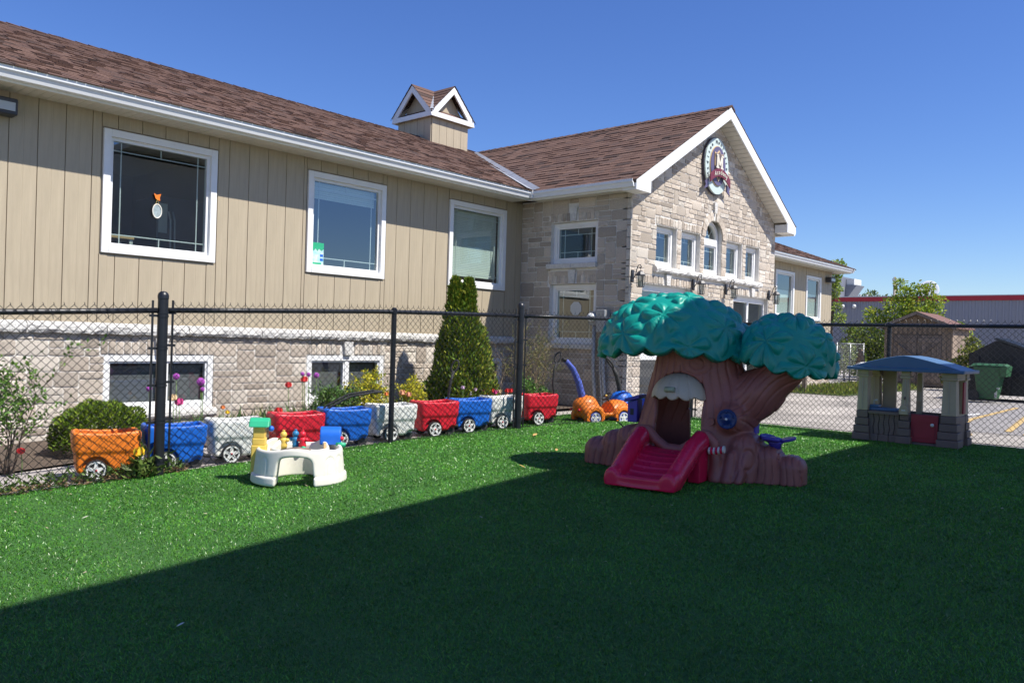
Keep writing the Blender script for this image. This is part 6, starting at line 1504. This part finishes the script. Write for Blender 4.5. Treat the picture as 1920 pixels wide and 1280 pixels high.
tree('bushy_tree', 'bright green bushy young tree behind the wooden shed', (36.6, 10.3, 0), .9, [(36.4, 11.3, 1.0, .75), (36.3, 11.0, 2.0, .75), (36.2, 10.5, 2.9, .70), (36.6, 9.8, 2.5, .85), (36.2, 10.3, 3.5, .42), (36.4, 9.9, 3.65, .38), (36.6, 9.3, 3.2, .40), (36.8, 8.9, 1.9, .7), (36.4, 12.0, 1.9, .45), (36.0, 11.5, 2.6, .42), (36.5, 9.5, 3.75, .25), (36.4, 10.6, 3.95, .25), (37, 8.4, 1.9, .4)], 7000, .13, (.24, .35, .035), (.42, .44, .05), 51)
tree('dark_bush', 'dense dark green bush left of the wooden shed', (32.5, 10.6, 0), .4, [(32.5, 10.6, .8, .75), (32.7, 10.2, 1.2, .6), (32.3, 10.9, 1.5, .45), (32.4, 9.9, .6, .6)], 3500, .11, (.06, .10, .015), (.20, .24, .03), 52, cat='bush')
tree('green_bush', 'yellow-green bush beside the right wall of the shed', (27.6, 6.15, 0), .3, [(27.6, 6.15, .7, .42), (27.7, 6.35, .35, .4), (27.5, 5.9, 1.1, .32), (27.9, 6.0, 1.45, .2)], 2600, .09, (.15, .19, .025), (.30, .30, .05), 53, cat='bush', tr=.05)
tree('corner_tree', 'tree showing behind the far corner of the school roof', (44.0, 16.2, 0), 3.0, [(44, 16.3, 4.9, .55), (44, 15.95, 5.55, .42), (44, 16.2, 4.3, .5), (44, 15.95, 3.4, .28), (43.9, 15.75, 2.8, .33)], 1500, .15, (.20, .29, .05), (.34, .40, .08), 54)
tree('corner_bush', 'leafy bush at the foot of the far school corner', (31.0, 10.9, 0), .5, [(31.0, 10.75, .6, .42), (31.0, 10.85, 1.2, .32), (31.1, 10.8, 1.9, .2), (31, 10.4, .7, .3)], 1600, .10, (.14, .22, .03), (.28, .34, .05), 57, cat='bush', tr=.05)
tree('far_tree', 'distant tree top showing above the grey roof', (83, 26.8, 0), 4.5, [(83, 26.8, 5.6, 1.3), (83, 28, 5.4, 1.0), (83, 25.6, 5.5, .9)], 1800, .34, (.11, .17, .06), (.2, .25, .08), 55)
# wooden shed
SHD = thing('wooden_shed', 'weathered wooden garden shed with double doors and brown gable roof', 'shed', (30, 7.9, 0)); sxx, sy0, sy1, sdep = 29.1, 6.84, 8.93, 2.2
M['oldwood'] = mat('weathered_board', (.30, .225, .165), .85, var=.35, scale=3, stretch=(8, 8, .6), bump=.4, bscale=40, objvar=.22); M['oldwood2'] = mat('grey_door_board', (.24, .19, .155), .85, var=.3, scale=3, stretch=(8, 8, .6), objvar=.2); M['shedroof'] = mat('brown_shed_roof', (.17, .085, .065), .85, var=.2, scale=6)
rz = lambda y: 2.46-.42*abs(y-7.885)/1.045*1.05
b = MB(); b.prism([(sxx+.03, sy0+.02, 0), (sxx+.03, sy1-.02, 0), (sxx+.03, sy1-.02, 1.92), (sxx+.03, 7.885, 2.36), (sxx+.03, sy0+.02, 1.92)], (sdep-.06, 0, 0)); b.build('wall', M['oldwood2'], SHD)
k = 0; y = sy0
while y < sy1-.01:
    y2 = min(sy1, y+.15); b = MB(); z0 = 1.72 if sy0+.28 < (y+y2)/2 < sy1-.28 else .08
    b.prism([V3(sxx, y+.006, z0), V3(sxx, y2-.006, z0), V3(sxx, y2-.006, rz(y2)-.09), V3(sxx, y+.006, rz(y)-.09)], (.025, 0, 0)); b.build('plank', M['oldwood'], SHD); y = y2
x = sxx+.03
while x < sxx+sdep-.02: b = MB(); b.box(x+.006, min(sxx+sdep, x+.15)-.006, sy0-.012, sy0+.018, .08, 1.93); b.build('plank', M['oldwood'], SHD); x += .15
for a, c in ((7.14, 7.88), (7.89, 8.63)):
    b = MB(); b.box(sxx-.006, sxx+.02, a, c, .12, 1.68); dr = b.build('door', M['oldwood2'], SHD)
    y = a
    while y < c-.02: b = MB(); b.box(sxx-.022, sxx-.006, y+.004, min(c, y+.15)-.004, .12, 1.68); b.build('plank', M['oldwood2'], dr); y += .15
    b = MB(); b.box(sxx-.04, sxx-.022, a+.02, c-.02, 1.44, 1.58); b.build('ledge_board', M['crest_dark'] if False else M['oldwood2'], dr)
    for z in (.2, .85): b = MB(); b.box(sxx-.04, sxx-.022, a+.02, c-.02, z, z+.12); b.build('ledge_board', M['oldwood2'], dr)
    b = MB(); b.beam((sxx-.032, a+.08 if a > 7.5 else c-.08, .98), (sxx-.032, c-.1 if a > 7.5 else a+.1, 1.43), .02, .10, up=(1, 0, 0)); b.build('brace', M['oldwood2'], dr)
    b = MB(); b.box(sxx-.05, sxx-.04, (c-.02 if a < 7.5 else a+.0), (c+.0 if a < 7.5 else a+.02), .9, 1.1); b.build('handle', M['iron'], dr)
for sg in (-1, 1):
    ye = 7.885+sg*1.2; b = MB(); q = [(sxx-.18, 7.885, 2.47), (sxx-.18, ye, rz(ye)+.01), (sxx-.18, ye, rz(ye)-.04), (sxx-.18, 7.885, 2.42)]
    b.prism([V3(*p) for p in (q if sg > 0 else q[::-1])], (sdep+.36, 0, 0)); r_ = b.build('roof', M['shedroof'], SHD)
    b = MB(); b.prism([V3(p[0]-.022, p[1], p[2]-.06*(i > 1)) for i, p in enumerate(q if sg > 0 else q)], (.02, 0, 0)); b.build('barge_board', M['oldwood2'], r_)
# skip container and wheeled bin
M['skip'] = mat('black_steel', (.022, .022, .024), .5, var=.3, scale=3, spec=.4); M['skiplid'] = mat('black_lid', (.035, .037, .04), .35, var=.15, scale=4)
DP = thing('dumpster', 'black front-load dumpster with sloping ribbed lids', 'dumpster', (23.6, 3.2, 0))
b = MB(); b.prism([(22.95, 5.0, .12), (22.95, 5.0, 1.12), (22.95, 4.42, 1.46), (22.95, 2.6, .80), (22.95, 2.6, .12)], (1.5, 0, 0)); b.build('body', M['skip'], DP)
for i in range(2):
    x0 = 22.93+i*.78; a, c = V3(x0, 4.45, 1.49), V3(x0, 2.55, .80); b = MB(); b.prism([a, c, c+UP*.035, a+UP*.035], (.74, 0, 0)); ld = b.build('lid', M['skiplid'], DP)
    for k in range(6): b = MB(); o = V3(.06+k*.125, 0, .036); b.beam(a+o+V3(0, -.03, 0), c+o, .05, .03); b.build('lid_rib', M['skiplid'], ld)
for y in (4.8, 4.1, 3.4, 2.7): b = MB(); b.box(22.90, 22.95, y-.04, y+.04, .14, 1.08 if y > 3 else .78); b.build('side_rib', M['skip'], DP)
b = MB(); b.box(22.86, 22.95, 3.0, 3.9, .52, .66); b.build('fork_pocket', M['skip'], DP)
b = MB(); b.box(22.935, 22.949, 3.50, 3.66, .78, 1.02); lb = b.build('label', mat('yellow_label', (.70, .52, .02), .5), DP)
b = MB(); b.box(22.93, 22.934, 3.53, 3.63, .92, .98); b.box(22.93, 22.934, 3.53, 3.63, .81, .83); b.build('label_print', M['iron'], lb, kind='stuff')
for y in (4.8, 2.8):
    for x in (23.1, 24.2): b = MB(); b.lathe([(.07, -.03), (.07, .03)], 12, (x, y, .07), (0, 1, 0)); b.build('caster', M['skip'], DP)
WB = thing('wheeled_bin', 'green two-wheeled garbage bin with a flat lid beside the dumpster', 'bin', (22.15, 4.42, 0)); M['bingreen'] = mat('bin_green', (.033, .115, .05), .5, var=.12, scale=4)
def fr(b, x0, x1, y0, y1, z0, X0, X1, Y0, Y1, z1): b.add([(x0, y0, z0), (x1, y0, z0), (x1, y1, z0), (x0, y1, z0), (X0, Y0, z1), (X1, Y0, z1), (X1, Y1, z1), (X0, Y1, z1)], [(0, 3, 2, 1), (4, 5, 6, 7), (0, 1, 5, 4), (1, 2, 6, 5), (2, 3, 7, 6), (3, 0, 4, 7)])
b = MB(); fr(b, 21.95, 22.38, 4.20, 4.58, .05, 21.83, 22.42, 4.06, 4.66, .84); b.build('body', M['bingreen'], WB, bevel=.03)
b = MB(); fr(b, 21.85, 22.40, 3.98, 4.10, .60, 21.80, 22.44, 3.95, 4.10, .84); b.build('front_lip', M['bingreen'], WB, bevel=.01)
b = MB(); fr(b, 21.80, 22.46, 3.96, 4.72, .845, 21.86, 22.40, 4.05, 4.66, .90); b.build('lid', M['bingreen'], WB, bevel=.015)
b = MB(); b.tube([(21.84, 4.74, .82), (22.40, 4.74, .82)], .018, 8); b.build('handle_bar', M['bingreen'], WB, smooth=True)
for x in (21.90, 22.40): b = MB(); b.lathe([(.12, -.03), (.13, 0), (.12, .03)], 18, (x, 4.66, .13), (1, 0, 0)); b.build('wheel', PL['tyre'], WB, auto=.6)
b = MB(); b.box(21.925, 21.94, 4.17, 4.22, .1, .55); b.box(21.90, 21.94, 4.12, 4.17, .3, .34); b.build('lift_bar', M['conduit'], WB, kind='stuff')
# small things along the verge
M['galv'] = mat('galvanised', (.40, .41, .42), .4, metal=.5, var=.1, scale=5)
GT = thing('wire_gate', 'pale galvanised wire gate left of the dark bush', 'gate', (29.3, 10.2, 0)); A, B_ = V3(29.2, 10.55, 0), V3(30.0, 9.9, 0)
b = MB(); 
for t in (0, .5, 1): p = A+(B_-A)*t; b.tube([p, p+UP*1.38], .022, 6)
for z in (.08, 1.34): b.tube([A+UP*z, B_+UP*z], .024, 6)
b.build('gate_frame', M['galv'], GT, smooth=True); b = MB()
for k in range(1, 18): z = .08+k*.07; b.tube([A+UP*z, B_+UP*z], .003, 4)
for k in range(1, 18): p = A+(B_-A)*k/18; b.tube([p+UP*.08, p+UP*1.34], .003, 4)
b.build('wire_infill', M['galv'], GT, kind='stuff')
BR = thing('heat_pump', 'small grey outdoor unit with a white top by the verge', 'outdoor unit', (27.4, 8.95, 0)); b = MB(); b.lathe([(.26, 0), (.28, .05), (.28, .62)], 20, (27.4, 8.95, .0)); b.build('casing', M['greymetal'], BR, auto=.5)
b = MB(); b.lathe([(.29, 0), (.29, .05), (.20, .11), (.0001, .13)], 20, (27.4, 8.95, .622), cap=False); b.build('top', PL['white'], BR, smooth=True)
for k in range(8): b = MB(); b.lathe([(.285, 0), (.285, .02)], 20, (27.4, 8.95, .08+k*.065), cap=False); b.build('louvre', M['iron'], BR)
LP = thing('timber_brace', 'old timber post and slanted brace standing at the verge', 'post', (21.0, 8.6, 0)); b = MB(); b.beam((21.0, 8.40, 0), (21.0, 8.40, .60), .10, .10, up=(1, 0, 0)); b.build('post', M['oldwood2'], LP)
b = MB(); b.beam((20.98, 8.46, .02), (20.98, 8.95, .52), .08, .10, up=(1, 0, 0)); b.build('brace', M['oldwood2'], LP)
TS = thing('timber_pile', 'reddish weathered timber offcuts leaning by the dark bush', 'timber', (29.0, 9.6, 0))
for k in range(4): b = MB(); b.beam((28.9+k*.06, 9.35+k*.1, .0), (29.2+k*.05, 9.75+k*.04, 1.15-k*.14), .12, .09, up=(1, 0, 0)); b.build('offcut', M['oldwood'], TS)
# verge grass and plants
rg = np.random.default_rng(60); n = 5200; C = np.stack([rg.uniform(20.6, 27.4, n), rg.uniform(7.25, 9.25, n), np.full(n, -.02)], 1); V, F, T = cards(C, rg.normal(size=(n, 3))*.4+np.array([0, 0, 1]), rg.uniform(.06, .22, n), rg.uniform(.015, .035, n), tints((.13, .19, .03), n, rg, .4, (.28, .27, .06), .3), 61)
tg = mk('verge_grass', V, F, M['leaf'], None, False, tint=T, kind='stuff'); tag(tg, 'weedy grass on the verge past the parking lot', 'grass')
